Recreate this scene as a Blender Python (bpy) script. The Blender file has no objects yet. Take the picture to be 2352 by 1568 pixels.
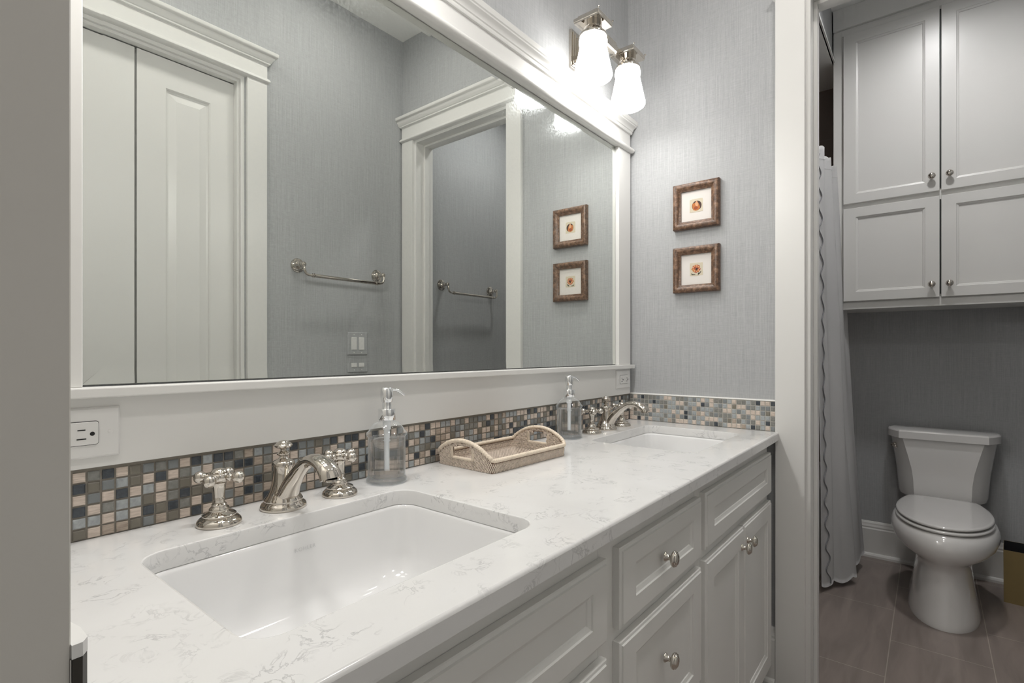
import bpy, bmesh, math, random
from math import sin, cos, pi, radians, sqrt
from mathutils import Vector, Matrix
random.seed(7)
SC = bpy.context.scene
COL = SC.collection

# ------------------------------------------------------------------ camera, world, exposure
cam_d = bpy.data.cameras.new('camera'); cam = bpy.data.objects.new('camera', cam_d); COL.objects.link(cam)
FPX = 1197.0
cam_d.sensor_fit = 'HORIZONTAL'; cam_d.sensor_width = 36.0; cam_d.lens = 36.0 * FPX / 2352
cam_d.clip_start = 0.01; cam_d.shift_y = 24.0 / 2352
cam.location = (0, 0, 1.15)
YAW = math.atan(961 / FPX)                       # camera looks this far left of +X
cam.rotation_euler = (pi / 2, 0, YAW - pi / 2)
SC.camera = cam
W = bpy.data.worlds.new('world'); SC.world = W; W.use_nodes = True
W.node_tree.nodes['Background'].inputs[0].default_value = (0.95, 0.93, 0.9, 1)
W.node_tree.nodes['Background'].inputs[1].default_value = 0.32
SC.view_settings.view_transform = 'Standard'; SC.view_settings.look = 'None'
SC.view_settings.gamma = 1.0; SC.view_settings.use_curve_mapping = False
SC.view_settings.exposure = 0.0
SHADE_E, DOWN_E = 9.0, 50.0        # sconce glass: side walls, open underside
SHADE_NEAR, DOWN_NEAR = 48.0, 80.0   # the sconce above the near sink, out of the picture
CAN_MAIN = 105.0       # recessed ceiling lights
CAN_WC = 228.0
SC.cycles.max_bounces = 10; SC.cycles.diffuse_bounces = 5; SC.cycles.glossy_bounces = 6
SC.cycles.transmission_bounces = 10; SC.cycles.transparent_max_bounces = 10
SC.cycles.caustics_reflective = True; SC.cycles.caustics_refractive = True
SC.cycles.sample_clamp_indirect = 4.0; SC.cycles.blur_glossy = 0.5

# ------------------------------------------------------------------ materials
MATS = {}
def new_mat(name):
    m = bpy.data.materials.new(name); m.use_nodes = True
    nt = m.node_tree; b = nt.nodes['Principled BSDF']; MATS[name] = m
    return m, nt, b
def N(nt, t, **kw):
    n = nt.nodes.new(t)
    for k, v in kw.items(): setattr(n, k, v)
    return n
def L(nt, a, b): nt.links.new(a, b)
def simple(name, col, rough=.5, metal=0, spec=.5, var=0.0, vscale=20, bump=0.0, bscale=60, coat=0):
    m, nt, b = new_mat(name)
    b.inputs['Base Color'].default_value = (*col, 1); b.inputs['Roughness'].default_value = rough
    b.inputs['Metallic'].default_value = metal; b.inputs['Specular IOR Level'].default_value = spec
    b.inputs['Coat Weight'].default_value = coat
    tc = N(nt, 'ShaderNodeTexCoord')
    if var:
        n = N(nt, 'ShaderNodeTexNoise'); n.inputs['Scale'].default_value = vscale; n.inputs['Detail'].default_value = 4
        L(nt, tc.outputs['Object'], n.inputs['Vector'])
        mx = N(nt, 'ShaderNodeMix', data_type='RGBA')
        mx.inputs[6].default_value = (*[c * (1 - var) for c in col], 1); mx.inputs[7].default_value = (*[min(1, c * (1 + var)) for c in col], 1)
        L(nt, n.outputs['Fac'], mx.inputs[0]); L(nt, mx.outputs[2], b.inputs['Base Color'])
    if bump:
        n = N(nt, 'ShaderNodeTexNoise'); n.inputs['Scale'].default_value = bscale; n.inputs['Detail'].default_value = 3
        L(nt, tc.outputs['Object'], n.inputs['Vector'])
        bp = N(nt, 'ShaderNodeBump'); bp.inputs['Strength'].default_value = bump; bp.inputs['Distance'].default_value = .002
        L(nt, n.outputs['Fac'], bp.inputs['Height']); L(nt, bp.outputs['Normal'], b.inputs['Normal'])
    return m
simple('paint', (.735, .73, .71), .32, var=.015, vscale=4)
simple('paint_shaded', (.60, .58, .54), .4, var=.02, vscale=3)  # white paint darkened to put the doorway shade into its colour
simple('cabinet_paint', (.73, .725, .70), .33, var=.015, vscale=4)
simple('ceiling_paint', (.84, .84, .82), .8)
simple('dark_gap', (.02, .02, .02), .9)
simple('nickel', (.61, .57, .515), .045, 1.0)
simple('recess_dark', (.05, .046, .04), .45, .6)
simple('chrome', (.86, .87, .88), .05, 1.0)
simple('brushed_nickel', (.62, .60, .57), .28, 1.0)
simple('porcelain', (.80, .80, .80), .06, spec=.6, coat=.3)
simple('toilet_china', (.72, .71, .695), .08, spec=.6, coat=.4)
simple('grout', (.225, .205, .175), .8, var=.15, vscale=300)
simple('grout_lit', (.50, .48, .44), .8, var=.1, vscale=300)  # lighter copy of grout, painting the stronger light on the end wall
simple('caulk', (.80, .79, .77), .5)
simple('plastic_white', (.74, .735, .72), .3)
simple('black_slot', (.01, .01, .01), .6)
simple('tile_dark', (.05, .06, .072), .08, var=.5, vscale=160, bump=.3, bscale=220)
simple('tile_pale', (.36, .385, .395), .08, var=.35, vscale=150, bump=.35, bscale=220)
simple('tile_glass', (.22, .22, .205), .1, var=.45, vscale=150, bump=.35, bscale=220)
simple('tile_slate', (.20, .215, .22), .3, var=.12, vscale=120)
simple('tile_olive', (.175, .16, .13), .35, var=.12, vscale=120)
simple('mat_board', (.70, .665, .63), .8)
simple('curtain_cloth', (.87, .87, .87), .85, var=.02, vscale=8)
simple('curtain_trim', (.22, .22, .235), .8)
simple('waste_metal', (.30, .225, .10), .45, .35, var=.12, vscale=14)
simple('waste_inside', (.01, .01, .011), .7)
simple('tub_acrylic', (.72, .71, .70), .15)
simple('sticker_grey', (.62, .625, .63), .4)
simple('straw_plastic', (.86, .88, .9), .35)
def stone_tile(name, a, b2):
    m, nt, b = new_mat(name)
    tc = N(nt, 'ShaderNodeTexCoord'); mp = N(nt, 'ShaderNodeMapping'); mp.inputs['Scale'].default_value = (60, 60, 520)
    n = N(nt, 'ShaderNodeTexNoise'); n.inputs['Scale'].default_value = 1; n.inputs['Detail'].default_value = 5; n.inputs['Distortion'].default_value = .6
    cr = N(nt, 'ShaderNodeValToRGB'); cr.color_ramp.elements[0].position = .34; cr.color_ramp.elements[1].position = .62
    cr.color_ramp.elements[0].color = (*b2, 1); cr.color_ramp.elements[1].color = (*a, 1)
    L(nt, tc.outputs['Object'], mp.inputs['Vector']); L(nt, mp.outputs[0], n.inputs['Vector']); L(nt, n.outputs['Fac'], cr.inputs[0]); L(nt, cr.outputs[0], b.inputs['Base Color'])
    b.inputs['Roughness'].default_value = .45
stone_tile('tile_beige', (.68, .585, .51), (.50, .42, .355))
stone_tile('tile_taupe', (.46, .385, .32), (.31, .255, .205))

def wallpaper(name, lo, hi, speck=0.0):
    m, nt, b = new_mat(name)
    tc = N(nt, 'ShaderNodeTexCoord'); sp = N(nt, 'ShaderNodeSeparateXYZ'); L(nt, tc.outputs['Object'], sp.inputs[0])
    add = N(nt, 'ShaderNodeMath', operation='ADD'); L(nt, sp.outputs[0], add.inputs[0]); L(nt, sp.outputs[1], add.inputs[1])
    def streak(sh, sz, det, dist):
        cb = N(nt, 'ShaderNodeCombineXYZ')
        a = N(nt, 'ShaderNodeMath', operation='MULTIPLY'); a.inputs[1].default_value = sh; L(nt, add.outputs[0], a.inputs[0])
        c = N(nt, 'ShaderNodeMath', operation='MULTIPLY'); c.inputs[1].default_value = sz; L(nt, sp.outputs[2], c.inputs[0])
        L(nt, a.outputs[0], cb.inputs[0]); L(nt, c.outputs[0], cb.inputs[1])
        n = N(nt, 'ShaderNodeTexNoise'); n.inputs['Scale'].default_value = 1; n.inputs['Detail'].default_value = det; n.inputs['Distortion'].default_value = dist
        L(nt, cb.outputs[0], n.inputs['Vector']); return n.outputs['Fac']
    v1 = streak(330, 5, 3, .2); h1 = streak(9, 330, 3, .2); v2 = streak(760, 40, 2, 0); h2 = streak(40, 760, 2, 0)
    def madd(a, b_, wa, wb):
        x = N(nt, 'ShaderNodeMath', operation='MULTIPLY'); x.inputs[1].default_value = wa; L(nt, a, x.inputs[0])
        y = N(nt, 'ShaderNodeMath', operation='MULTIPLY_ADD'); y.inputs[1].default_value = wb; L(nt, b_, y.inputs[0]); L(nt, x.outputs[0], y.inputs[2])
        return y.outputs[0]
    t = madd(madd(v1, h1, .34, .16), madd(v2, h2, .5, .5), 1.0, .5)
    cr = N(nt, 'ShaderNodeValToRGB'); cr.color_ramp.elements[0].position = .34; cr.color_ramp.elements[1].position = .66
    cr.color_ramp.elements[0].color = (*lo, 1); cr.color_ramp.elements[1].color = (*hi, 1)
    L(nt, t, cr.inputs[0])
    L(nt, cr.outputs[0], b.inputs['Base Color'])
    bp = N(nt, 'ShaderNodeBump'); bp.inputs['Strength'].default_value = .25; bp.inputs['Distance'].default_value = .0006
    L(nt, t, bp.inputs['Height']); L(nt, bp.outputs['Normal'], b.inputs['Normal'])
    b.inputs['Roughness'].default_value = .62; b.inputs['Specular IOR Level'].default_value = .35
wallpaper('wallpaper', (.315, .323, .330), (.485, .492, .498))

# quartz
m, nt, b = new_mat('quartz')
tc = N(nt, 'ShaderNodeTexCoord')
base = N(nt, 'ShaderNodeTexNoise'); base.inputs['Scale'].default_value = 9; base.inputs['Detail'].default_value = 6
L(nt, tc.outputs['Object'], base.inputs['Vector'])
v = N(nt, 'ShaderNodeTexNoise'); v.inputs['Scale'].default_value = 26; v.inputs['Detail'].default_value = 5; v.inputs['Distortion'].default_value = 1.1; v.inputs['Roughness'].default_value = .6
L(nt, tc.outputs['Object'], v.inputs['Vector'])
s1 = N(nt, 'ShaderNodeMath', operation='SUBTRACT'); s1.inputs[1].default_value = .5; L(nt, v.outputs['Fac'], s1.inputs[0])
ab = N(nt, 'ShaderNodeMath', operation='ABSOLUTE'); L(nt, s1.outputs[0], ab.inputs[0])
mr = N(nt, 'ShaderNodeMapRange'); mr.inputs[1].default_value = 0.0; mr.inputs[2].default_value = .032; mr.inputs[3].default_value = 1; mr.inputs[4].default_value = 0
L(nt, ab.outputs[0], mr.inputs[0])
mk = N(nt, 'ShaderNodeTexNoise'); mk.inputs['Scale'].default_value = 17; mk.inputs['Detail'].default_value = 3
mp = N(nt, 'ShaderNodeMapping'); mp.inputs['Location'].default_value = (3.1, 1.7, 0); L(nt, tc.outputs['Object'], mp.inputs['Vector']); L(nt, mp.outputs[0], mk.inputs['Vector'])
mkr = N(nt, 'ShaderNodeMapRange'); mkr.inputs[1].default_value = .50; mkr.inputs[2].default_value = .66; L(nt, mk.outputs['Fac'], mkr.inputs[0])
mu = N(nt, 'ShaderNodeMath', operation='MULTIPLY'); L(nt, mr.outputs[0], mu.inputs[0]); L(nt, mkr.outputs[0], mu.inputs[1])
mu2 = N(nt, 'ShaderNodeMath', operation='MULTIPLY'); mu2.inputs[1].default_value = .56; L(nt, mu.outputs[0], mu2.inputs[0])
c1 = N(nt, 'ShaderNodeMix', data_type='RGBA'); c1.inputs[6].default_value = (.66, .655, .645, 1); c1.inputs[7].default_value = (.755, .753, .748, 1)
L(nt, base.outputs['Fac'], c1.inputs[0])
c2 = N(nt, 'ShaderNodeMix', data_type='RGBA'); c2.inputs[7].default_value = (.30, .30, .31, 1)
L(nt, mu2.outputs[0], c2.inputs[0]); L(nt, c1.outputs[2], c2.inputs[6]); L(nt, c2.outputs[2], b.inputs['Base Color'])
b.inputs['Roughness'].default_value = .14; b.inputs['Specular IOR Level'].default_value = .5

# floor tile
m, nt, b = new_mat('floor_tile')
tc = N(nt, 'ShaderNodeTexCoord'); mp = N(nt, 'ShaderNodeMapping'); mp.inputs['Location'].default_value = (-2.265, .18, 0)
L(nt, tc.outputs['Object'], mp.inputs['Vector'])
br = N(nt, 'ShaderNodeTexBrick'); br.offset = .5; br.offset_frequency = 2; br.squash = 1
br.inputs['Scale'].default_value = 1; br.inputs['Mortar Size'].default_value = .0016; br.inputs['Mortar Smooth'].default_value = .1
br.inputs['Brick Width'].default_value = .6096; br.inputs['Row Height'].default_value = .3048; br.inputs['Bias'].default_value = 0
br.inputs['Color1'].default_value = (.25, .21, .19, 1); br.inputs['Color2'].default_value = (.28, .235, .21, 1); br.inputs['Mortar'].default_value = (.42, .37, .33, 1)
L(nt, mp.outputs[0], br.inputs['Vector'])
mp2 = N(nt, 'ShaderNodeMapping'); mp2.inputs['Rotation'].default_value = (0, 0, .5); mp2.inputs['Scale'].default_value = (2.5, 16, 1)
L(nt, tc.outputs['Object'], mp2.inputs['Vector'])
n = N(nt, 'ShaderNodeTexNoise'); n.inputs['Scale'].default_value = 1; n.inputs['Detail'].default_value = 5; n.inputs['Distortion'].default_value = 1
L(nt, mp2.outputs[0], n.inputs['Vector'])
mr = N(nt, 'ShaderNodeMapRange'); mr.inputs[3].default_value = .82; mr.inputs[4].default_value = 1.18; mr.inputs[1].default_value = .3; mr.inputs[2].default_value = .7
L(nt, n.outputs['Fac'], mr.inputs[0])
mx = N(nt, 'ShaderNodeMix', data_type='RGBA', blend_type='MULTIPLY'); mx.inputs[0].default_value = 1
L(nt, br.outputs['Color'], mx.inputs[6]); L(nt, mr.outputs[0], mx.inputs[7]); L(nt, mx.outputs[2], b.inputs['Base Color'])
b.inputs['Roughness'].default_value = .38
# shower wall tile (dark)
m, nt, b = new_mat('shower_tile')
tc = N(nt, 'ShaderNodeTexCoord'); sp = N(nt, 'ShaderNodeSeparateXYZ'); L(nt, tc.outputs['Object'], sp.inputs[0])
ad = N(nt, 'ShaderNodeMath', operation='ADD'); L(nt, sp.outputs[0], ad.inputs[0]); L(nt, sp.outputs[1], ad.inputs[1])
cb = N(nt, 'ShaderNodeCombineXYZ'); L(nt, ad.outputs[0], cb.inputs[0]); L(nt, sp.outputs[2], cb.inputs[1])
br = N(nt, 'ShaderNodeTexBrick'); br.inputs['Scale'].default_value = 1; br.inputs['Mortar Size'].default_value = .0015
br.inputs['Brick Width'].default_value = .6; br.inputs['Row Height'].default_value = .3
br.inputs['Color1'].default_value = (.19, .155, .132, 1); br.inputs['Color2'].default_value = (.22, .18, .155, 1); br.inputs['Mortar'].default_value = (.25, .21, .19, 1)
L(nt, cb.outputs[0], br.inputs['Vector']); L(nt, br.outputs['Color'], b.inputs['Base Color']); b.inputs['Roughness'].default_value = .35
# mirror
m, nt, b = new_mat('mirror_silver')
b.inputs['Base Color'].default_value = (.75, .768, .735, 1); b.inputs['Metallic'].default_value = 1; b.inputs['Roughness'].default_value = .0
hz = N(nt, 'ShaderNodeBsdfGlossy'); hz.inputs['Roughness'].default_value = .22; hz.inputs['Color'].default_value = (.75, .80, .79, 1)
tc = N(nt, 'ShaderNodeTexCoord'); n = N(nt, 'ShaderNodeTexNoise'); n.inputs['Scale'].default_value = 160; n.inputs['Detail'].default_value = 4; L(nt, tc.outputs['Object'], n.inputs['Vector'])
mr = N(nt, 'ShaderNodeMapRange'); mr.inputs[1].default_value = .42; mr.inputs[2].default_value = .72; mr.inputs[3].default_value = .015; mr.inputs[4].default_value = .17; L(nt, n.outputs['Fac'], mr.inputs[0])
mx = N(nt, 'ShaderNodeMixShader'); L(nt, mr.outputs[0], mx.inputs[0]); L(nt, b.outputs[0], mx.inputs[1]); L(nt, hz.outputs[0], mx.inputs[2]); L(nt, mx.outputs[0], nt.nodes['Material Output'].inputs[0])
# glass
def glass(name, ior, col=(1, 1, 1), rough=0.0):
    m, nt, b = new_mat(name)
    b.inputs['Base Color'].default_value = (*col, 1); b.inputs['Transmission Weight'].default_value = 1
    b.inputs['IOR'].default_value = ior; b.inputs['Roughness'].default_value = rough
    tr = N(nt, 'ShaderNodeBsdfTransparent'); tr.inputs[0].default_value = (*col, 1); mx = N(nt, 'ShaderNodeMixShader'); mx.inputs[0].default_value = .62
    L(nt, tr.outputs[0], mx.inputs[1]); L(nt, b.outputs[0], mx.inputs[2]); L(nt, mx.outputs[0], nt.nodes['Material Output'].inputs[0])
glass('soap_liquid', 1.34, (.975, .985, .995))
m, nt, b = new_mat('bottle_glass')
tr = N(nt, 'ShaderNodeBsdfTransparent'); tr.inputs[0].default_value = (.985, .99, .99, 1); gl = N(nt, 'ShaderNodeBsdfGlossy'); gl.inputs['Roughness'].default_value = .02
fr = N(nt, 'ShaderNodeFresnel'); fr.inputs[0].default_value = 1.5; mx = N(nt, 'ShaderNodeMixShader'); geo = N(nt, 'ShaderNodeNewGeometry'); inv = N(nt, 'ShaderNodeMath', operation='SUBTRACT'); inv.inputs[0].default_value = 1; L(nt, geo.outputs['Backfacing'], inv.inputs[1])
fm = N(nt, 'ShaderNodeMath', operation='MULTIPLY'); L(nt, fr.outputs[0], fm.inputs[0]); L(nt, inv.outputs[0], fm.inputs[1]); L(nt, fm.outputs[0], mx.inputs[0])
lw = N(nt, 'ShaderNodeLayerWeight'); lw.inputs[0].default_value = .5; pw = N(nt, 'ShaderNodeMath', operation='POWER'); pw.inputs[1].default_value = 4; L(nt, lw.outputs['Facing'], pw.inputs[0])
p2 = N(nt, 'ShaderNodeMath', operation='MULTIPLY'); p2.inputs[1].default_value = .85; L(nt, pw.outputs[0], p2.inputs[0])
df = N(nt, 'ShaderNodeBsdfDiffuse'); df.inputs[0].default_value = (.80, .84, .86, 1); m2 = N(nt, 'ShaderNodeMixShader'); L(nt, p2.outputs[0], m2.inputs[0]); L(nt, tr.outputs[0], m2.inputs[1]); L(nt, df.outputs[0], m2.inputs[2])  # white diffuse at grazing angles paints bright rims on the glass
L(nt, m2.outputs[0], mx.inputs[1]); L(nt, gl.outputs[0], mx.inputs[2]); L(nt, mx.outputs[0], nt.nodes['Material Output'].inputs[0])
glass('art_glass', 1.3)
# emission
def emit(name, col, s):
    m, nt, b = new_mat(name)
    b.inputs['Base Color'].default_value = (.9, .9, .9, 1); b.inputs['Roughness'].default_value = .25
    b.inputs['Emission Color'].default_value = (*col, 1); b.inputs['Emission Strength'].default_value = s
emit('opal_glow', (1, .98, .955), SHADE_E)
emit('opal_glow_near', (1, .98, .955), SHADE_NEAR); emit('opal_down', (1, .98, .955), DOWN_E); emit('opal_down_near', (1, .98, .955), DOWN_NEAR)
emit('can_glow', (1, .965, .925), CAN_MAIN)
emit('can_glow_wc', (1, .985, .98), CAN_WC)
# rustic wood frame
m, nt, b = new_mat('rustic_wood')
tc = N(nt, 'ShaderNodeTexCoord')
n = N(nt, 'ShaderNodeTexNoise'); n.inputs['Scale'].default_value = 70; n.inputs['Detail'].default_value = 7; n.inputs['Roughness'].default_value = .7
L(nt, tc.outputs['Object'], n.inputs['Vector'])
cr = N(nt, 'ShaderNodeValToRGB'); e = cr.color_ramp.elements; e[0].position = .3; e[0].color = (.022, .010, .005, 1); e[1].position = .72; e[1].color = (.32, .19, .12, 1)
x = cr.color_ramp.elements.new(.5); x.color = (.13, .07, .04, 1)
L(nt, n.outputs['Fac'], cr.inputs[0]); L(nt, cr.outputs[0], b.inputs['Base Color']); b.inputs['Roughness'].default_value = .38
bp = N(nt, 'ShaderNodeBump'); bp.inputs['Strength'].default_value = .5; bp.inputs['Distance'].default_value = .002
L(nt, n.outputs['Fac'], bp.inputs['Height']); L(nt, bp.outputs['Normal'], b.inputs['Normal'])
# rattan
simple('rattan', (.70, .60, .51), .6, var=.28, vscale=95, bump=.3, bscale=300)
simple('rattan_rim', (.72, .62, .50), .55, var=.2, vscale=120, bump=.2, bscale=300)
simple('rattan_shade', (.16, .10, .07), .9)  # dark backing colour, painting the shade inside the weave
# art colours
simple('art_paper', (.58, .52, .40), .8, var=.06, vscale=200)
for nm, c in (('art_orange', (.46, .145, .03)), ('art_rust', (.27, .055, .015)), ('art_brown', (.05, .022, .014)), ('art_peach', (.62, .34, .18)), ('art_green', (.05, .055, .04)), ('art_red', (.36, .05, .025))):
    simple(nm, c, .7, var=.3, vscale=400)

# ------------------------------------------------------------------ mesh helpers
def link(name, bm, mat, parent=None, smooth=False, auto=None, mats=None):
    me = bpy.data.meshes.new(name); bmesh.ops.recalc_face_normals(bm, faces=bm.faces)
    bm.to_mesh(me); bm.free()
    for mm in (mats or [mat]): me.materials.append(MATS[mm])
    if smooth or auto is not None:
        for p in me.polygons: p.use_smooth = True
        if auto is not None:
            try: me.set_sharp_from_angle(angle=radians(auto))
            except Exception: pass
    o = bpy.data.objects.new(name, me); COL.objects.link(o)
    if parent: o.parent = parent
    return o
def tag(o, label, cat, group=None):
    o['label'] = label; o['category'] = cat
    if group: o['group'] = group
    return o
def thing(name, label, cat, loc=(0, 0, 0), rz=0, group=None):
    o = bpy.data.objects.new(name, None); COL.objects.link(o); o.location = loc; o.rotation_euler = (0, 0, rz); o.empty_display_size = .05
    return tag(o, label, cat, group)
def struct(o): o['kind'] = 'structure'; return o
def dup(root, loc=None, label=None):
    r = root.copy(); COL.objects.link(r)
    if loc is not None: r.location = loc
    if label: r['label'] = label
    for ch in list(root.children):
        c = ch.copy(); COL.objects.link(c); c.parent = r
        for g in list(ch.children):
            d = g.copy(); COL.objects.link(d); d.parent = c
    return r
def box(bm, x0, x1, y0, y1, z0, z1, bev=0.0, seg=1, mi=0):
    vs = [bm.verts.new((x, y, z)) for x in (x0, x1) for y in (y0, y1) for z in (z0, z1)]
    fs = [bm.faces.new([vs[i] for i in f]) for f in ((0, 1, 3, 2), (4, 6, 7, 5), (0, 4, 5, 1), (2, 3, 7, 6), (0, 2, 6, 4), (1, 5, 7, 3))]
    for f in fs: f.material_index = mi
    if bev: 
        es = list({e for f in fs for e in f.edges})
        r = bmesh.ops.bevel(bm, geom=es, offset=bev, segments=seg, affect='EDGES', profile=.5)
        for f in r['faces']: f.material_index = mi
    return vs
def BM(): return bmesh.new()
def boxo(name, x0, x1, y0, y1, z0, z1, mat, parent=None, bev=0.0, seg=1):
    bm = BM(); box(bm, x0, x1, y0, y1, z0, z1, bev, seg); return link(name, bm, mat, parent)
def frame_of(D):
    D = Vector(D).normalized(); up = Vector((0, 0, 1)) if abs(D.z) < .95 else Vector((1, 0, 0))
    A = up.cross(D).normalized(); B = D.cross(A).normalized(); return A, B, D
def lathe(bm, prof, o=(0, 0, 0), D=(0, 0, 1), seg=28, sx=1.0, sy=1.0, mi=0, caps=True):
    A, B, D = frame_of(D); o = Vector(o); rings = []
    for r, h in prof:
        rings.append([bm.verts.new(o + D * h + A * (r * sx * cos(2 * pi * i / seg)) + B * (r * sy * sin(2 * pi * i / seg))) for i in range(seg)])
    for a, b_ in zip(rings, rings[1:]):
        for i in range(seg):
            bm.faces.new((a[i], a[(i + 1) % seg], b_[(i + 1) % seg], b_[i])).material_index = mi
    if caps:
        bm.faces.new(rings[0][::-1]).material_index = mi; bm.faces.new(rings[-1]).material_index = mi
def sphere(bm, c, r, seg=16, rings=10, sz=1.0, mi=0):
    prof = [(max(1e-4, r * sin(pi * i / rings)), -r * sz * cos(pi * i / rings)) for i in range(rings + 1)]
    lathe(bm, prof, c, seg=seg, mi=mi)
def catmull(pts, n=6):
    P = [Vector(p) for p in pts]; P = [2 * P[0] - P[1]] + P + [2 * P[-1] - P[-2]]; out = []
    for i in range(1, len(P) - 2):
        for k in range(n):
            t = k / n; a, b_, c, d = P[i - 1], P[i], P[i + 1], P[i + 2]
            out.append(.5 * ((2 * b_) + (-a + c) * t + (2 * a - 5 * b_ + 4 * c - d) * t * t + (-a + 3 * b_ - 3 * c + d) * t ** 3))
    out.append(P[-2]); return out
def tube(bm, pts, rad, seg=10, mi=0, ref=(0, 0, 1), flat=None, caps=True):
    """rad: number or list; flat: list of (rx, ry) multipliers"""
    P = [Vector(p) for p in pts]; n = len(P); rings = []; ref = Vector(ref)
    for i in range(n):
        T = (P[min(i + 1, n - 1)] - P[max(i - 1, 0)]).normalized()
        A = ref.cross(T)
        if A.length < 1e-3: A = Vector((1, 0, 0)).cross(T)
        A.normalize(); B = T.cross(A).normalized()
        r = rad[i] if isinstance(rad, (list, tuple)) else rad
        fx, fy = flat[i] if flat else (1, 1)
        rings.append([bm.verts.new(P[i] + A * (r * fx * cos(2 * pi * k / seg)) + B * (r * fy * sin(2 * pi * k / seg))) for k in range(seg)])
    for a, b_ in zip(rings, rings[1:]):
        for k in range(seg): bm.faces.new((a[k], a[(k + 1) % seg], b_[(k + 1) % seg], b_[k])).material_index = mi
    if caps: bm.faces.new(rings[0][::-1]).material_index = mi; bm.faces.new(rings[-1]).material_index = mi
def rrect(x0, x1, y0, y1, r, seg=6):
    out = []
    for cx, cy, a0 in ((x1 - r, y1 - r, 0), (x0 + r, y1 - r, pi / 2), (x0 + r, y0 + r, pi), (x1 - r, y0 + r, 1.5 * pi)):
        for k in range(seg + 1):
            a = a0 + pi / 2 * k / seg; out.append((cx + r * cos(a), cy + r * sin(a)))
    return out
def loft(bm, rings, cap0=True, cap1=True, mi=0):
    R = [[bm.verts.new(p) for p in ring] for ring in rings]
    for a, b_ in zip(R, R[1:]):
        n = len(a)
        for k in range(n): bm.faces.new((a[k], a[(k + 1) % n], b_[(k + 1) % n], b_[k])).material_index = mi
    if cap0: bm.faces.new(R[0][::-1]).material_index = mi
    if cap1: bm.faces.new(R[-1]).material_index = mi
    return R
# door / drawer front: rectangle rings in a local frame: a along A, z up, d along D (outward)
def front(bm, O, A, D, a0, a1, z0, z1, t, stile=.055, rail=None, rec=.009, bead=True, panel=None, mi=0):
    O, A, D = Vector(O), Vector(A), Vector(D); rail = rail or stile
    def ring(ia, iz, d): return [O + A * x + Vector((0, 0, z)) + D * d for x, z in ((a0 + ia, z0 + iz), (a1 - ia, z0 + iz), (a1 - ia, z1 - iz), (a0 + ia, z1 - iz))]
    seq = [(0, 0, 0)]
    if bead: seq += [(0, 0, t - .005), (.0015, .0015, t - .0035), (.0062, .0062, t - .0030), (.0075, .0075, t)]
    else: seq += [(0, 0, t - .0015), (.0015, .0015, t)]
    seq += [(stile, rail, t), (stile + .0015, rail + .0015, t - .003), (stile + .009, rail + .009, t - .0055), (stile + .0105, rail + .0105, t - rec)]
    loft(bm, [ring(*s) for s in seq], mi=mi)
def crown(bm, O, A, D, a0, a1, prof, ends=(1, 1), base=0.0):
    """stack of rectangle rings; prof = [(projection, z)]"""
    O, A, D = Vector(O), Vector(A), Vector(D)
    rings = [[O + A * x + D * d + Vector((0, 0, z)) for x, d in ((a0 - (p - base) * ends[0], 0), (a1 + (p - base) * ends[1], 0), (a1 + (p - base) * ends[1], p), (a0 - (p - base) * ends[0], p))] for p, z in prof]
    loft(bm, rings)
def knob(parent, o, D, s=1.0, mat='nickel', name='knob'):
    bm = BM(); k = s
    lathe(bm, [(.0095 * k, 0), (.0095 * k, .002 * k), (.0075 * k, .004 * k), (.0052 * k, .008 * k), (.0050 * k, .012 * k), (.0085 * k, .0145 * k), (.0150 * k, .0165 * k), (.0165 * k, .0195 * k),
               (.0160 * k, .0215 * k), (.0146 * k, .0222 * k), (.0142 * k, .0238 * k), (.0122 * k, .0245 * k), (.0118 * k, .0258 * k), (.0085 * k, .0272 * k), (.004 * k, .0278 * k), (.0003, .0280 * k)], o, D, 24)
    return link(name, bm, mat, parent, auto=50)

# ------------------------------------------------------------------ room shell
YW, YS = .975, -.47           # mirror wall, side wall
XE, XT = 1.98, 2.105          # end wall faces (vanity side, toilet side)
XB = 3.56; CEIL = 2.962
HEAD = 2.36; HEADC = 2.387
struct(boxo('floor', -.8, 3.7, -.62, 1.3, -.05, 0, 'floor_tile'))
struct(boxo('ceiling', -.2, 3.7, -.62, 1.3, CEIL, CEIL + .05, 'ceiling_paint'))
struct(boxo('wall_mirror', -.15, XE, YW, YW + .12, 0, CEIL, 'wallpaper'))
# wall_left with the doorway the camera stands in
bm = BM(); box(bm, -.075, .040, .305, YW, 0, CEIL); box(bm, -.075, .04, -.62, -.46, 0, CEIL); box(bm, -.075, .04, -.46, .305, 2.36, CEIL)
struct(link('wall_left', bm, 'paint_shaded'))
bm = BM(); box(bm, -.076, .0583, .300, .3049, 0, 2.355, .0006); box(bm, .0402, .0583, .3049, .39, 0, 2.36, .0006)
struct(link('trim_1', bm, 'paint_shaded'))
# end wall with opening (y -.352 .. .312)
bm = BM(); box(bm, XE, XT, .327, 1.095, 0, CEIL); box(bm, XE, XT, -.60, -.367, 0, CEIL); box(bm, XE, XT, -.367, .327, HEAD, CEIL)
struct(link('wall_end', bm, 'wallpaper'))
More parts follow.
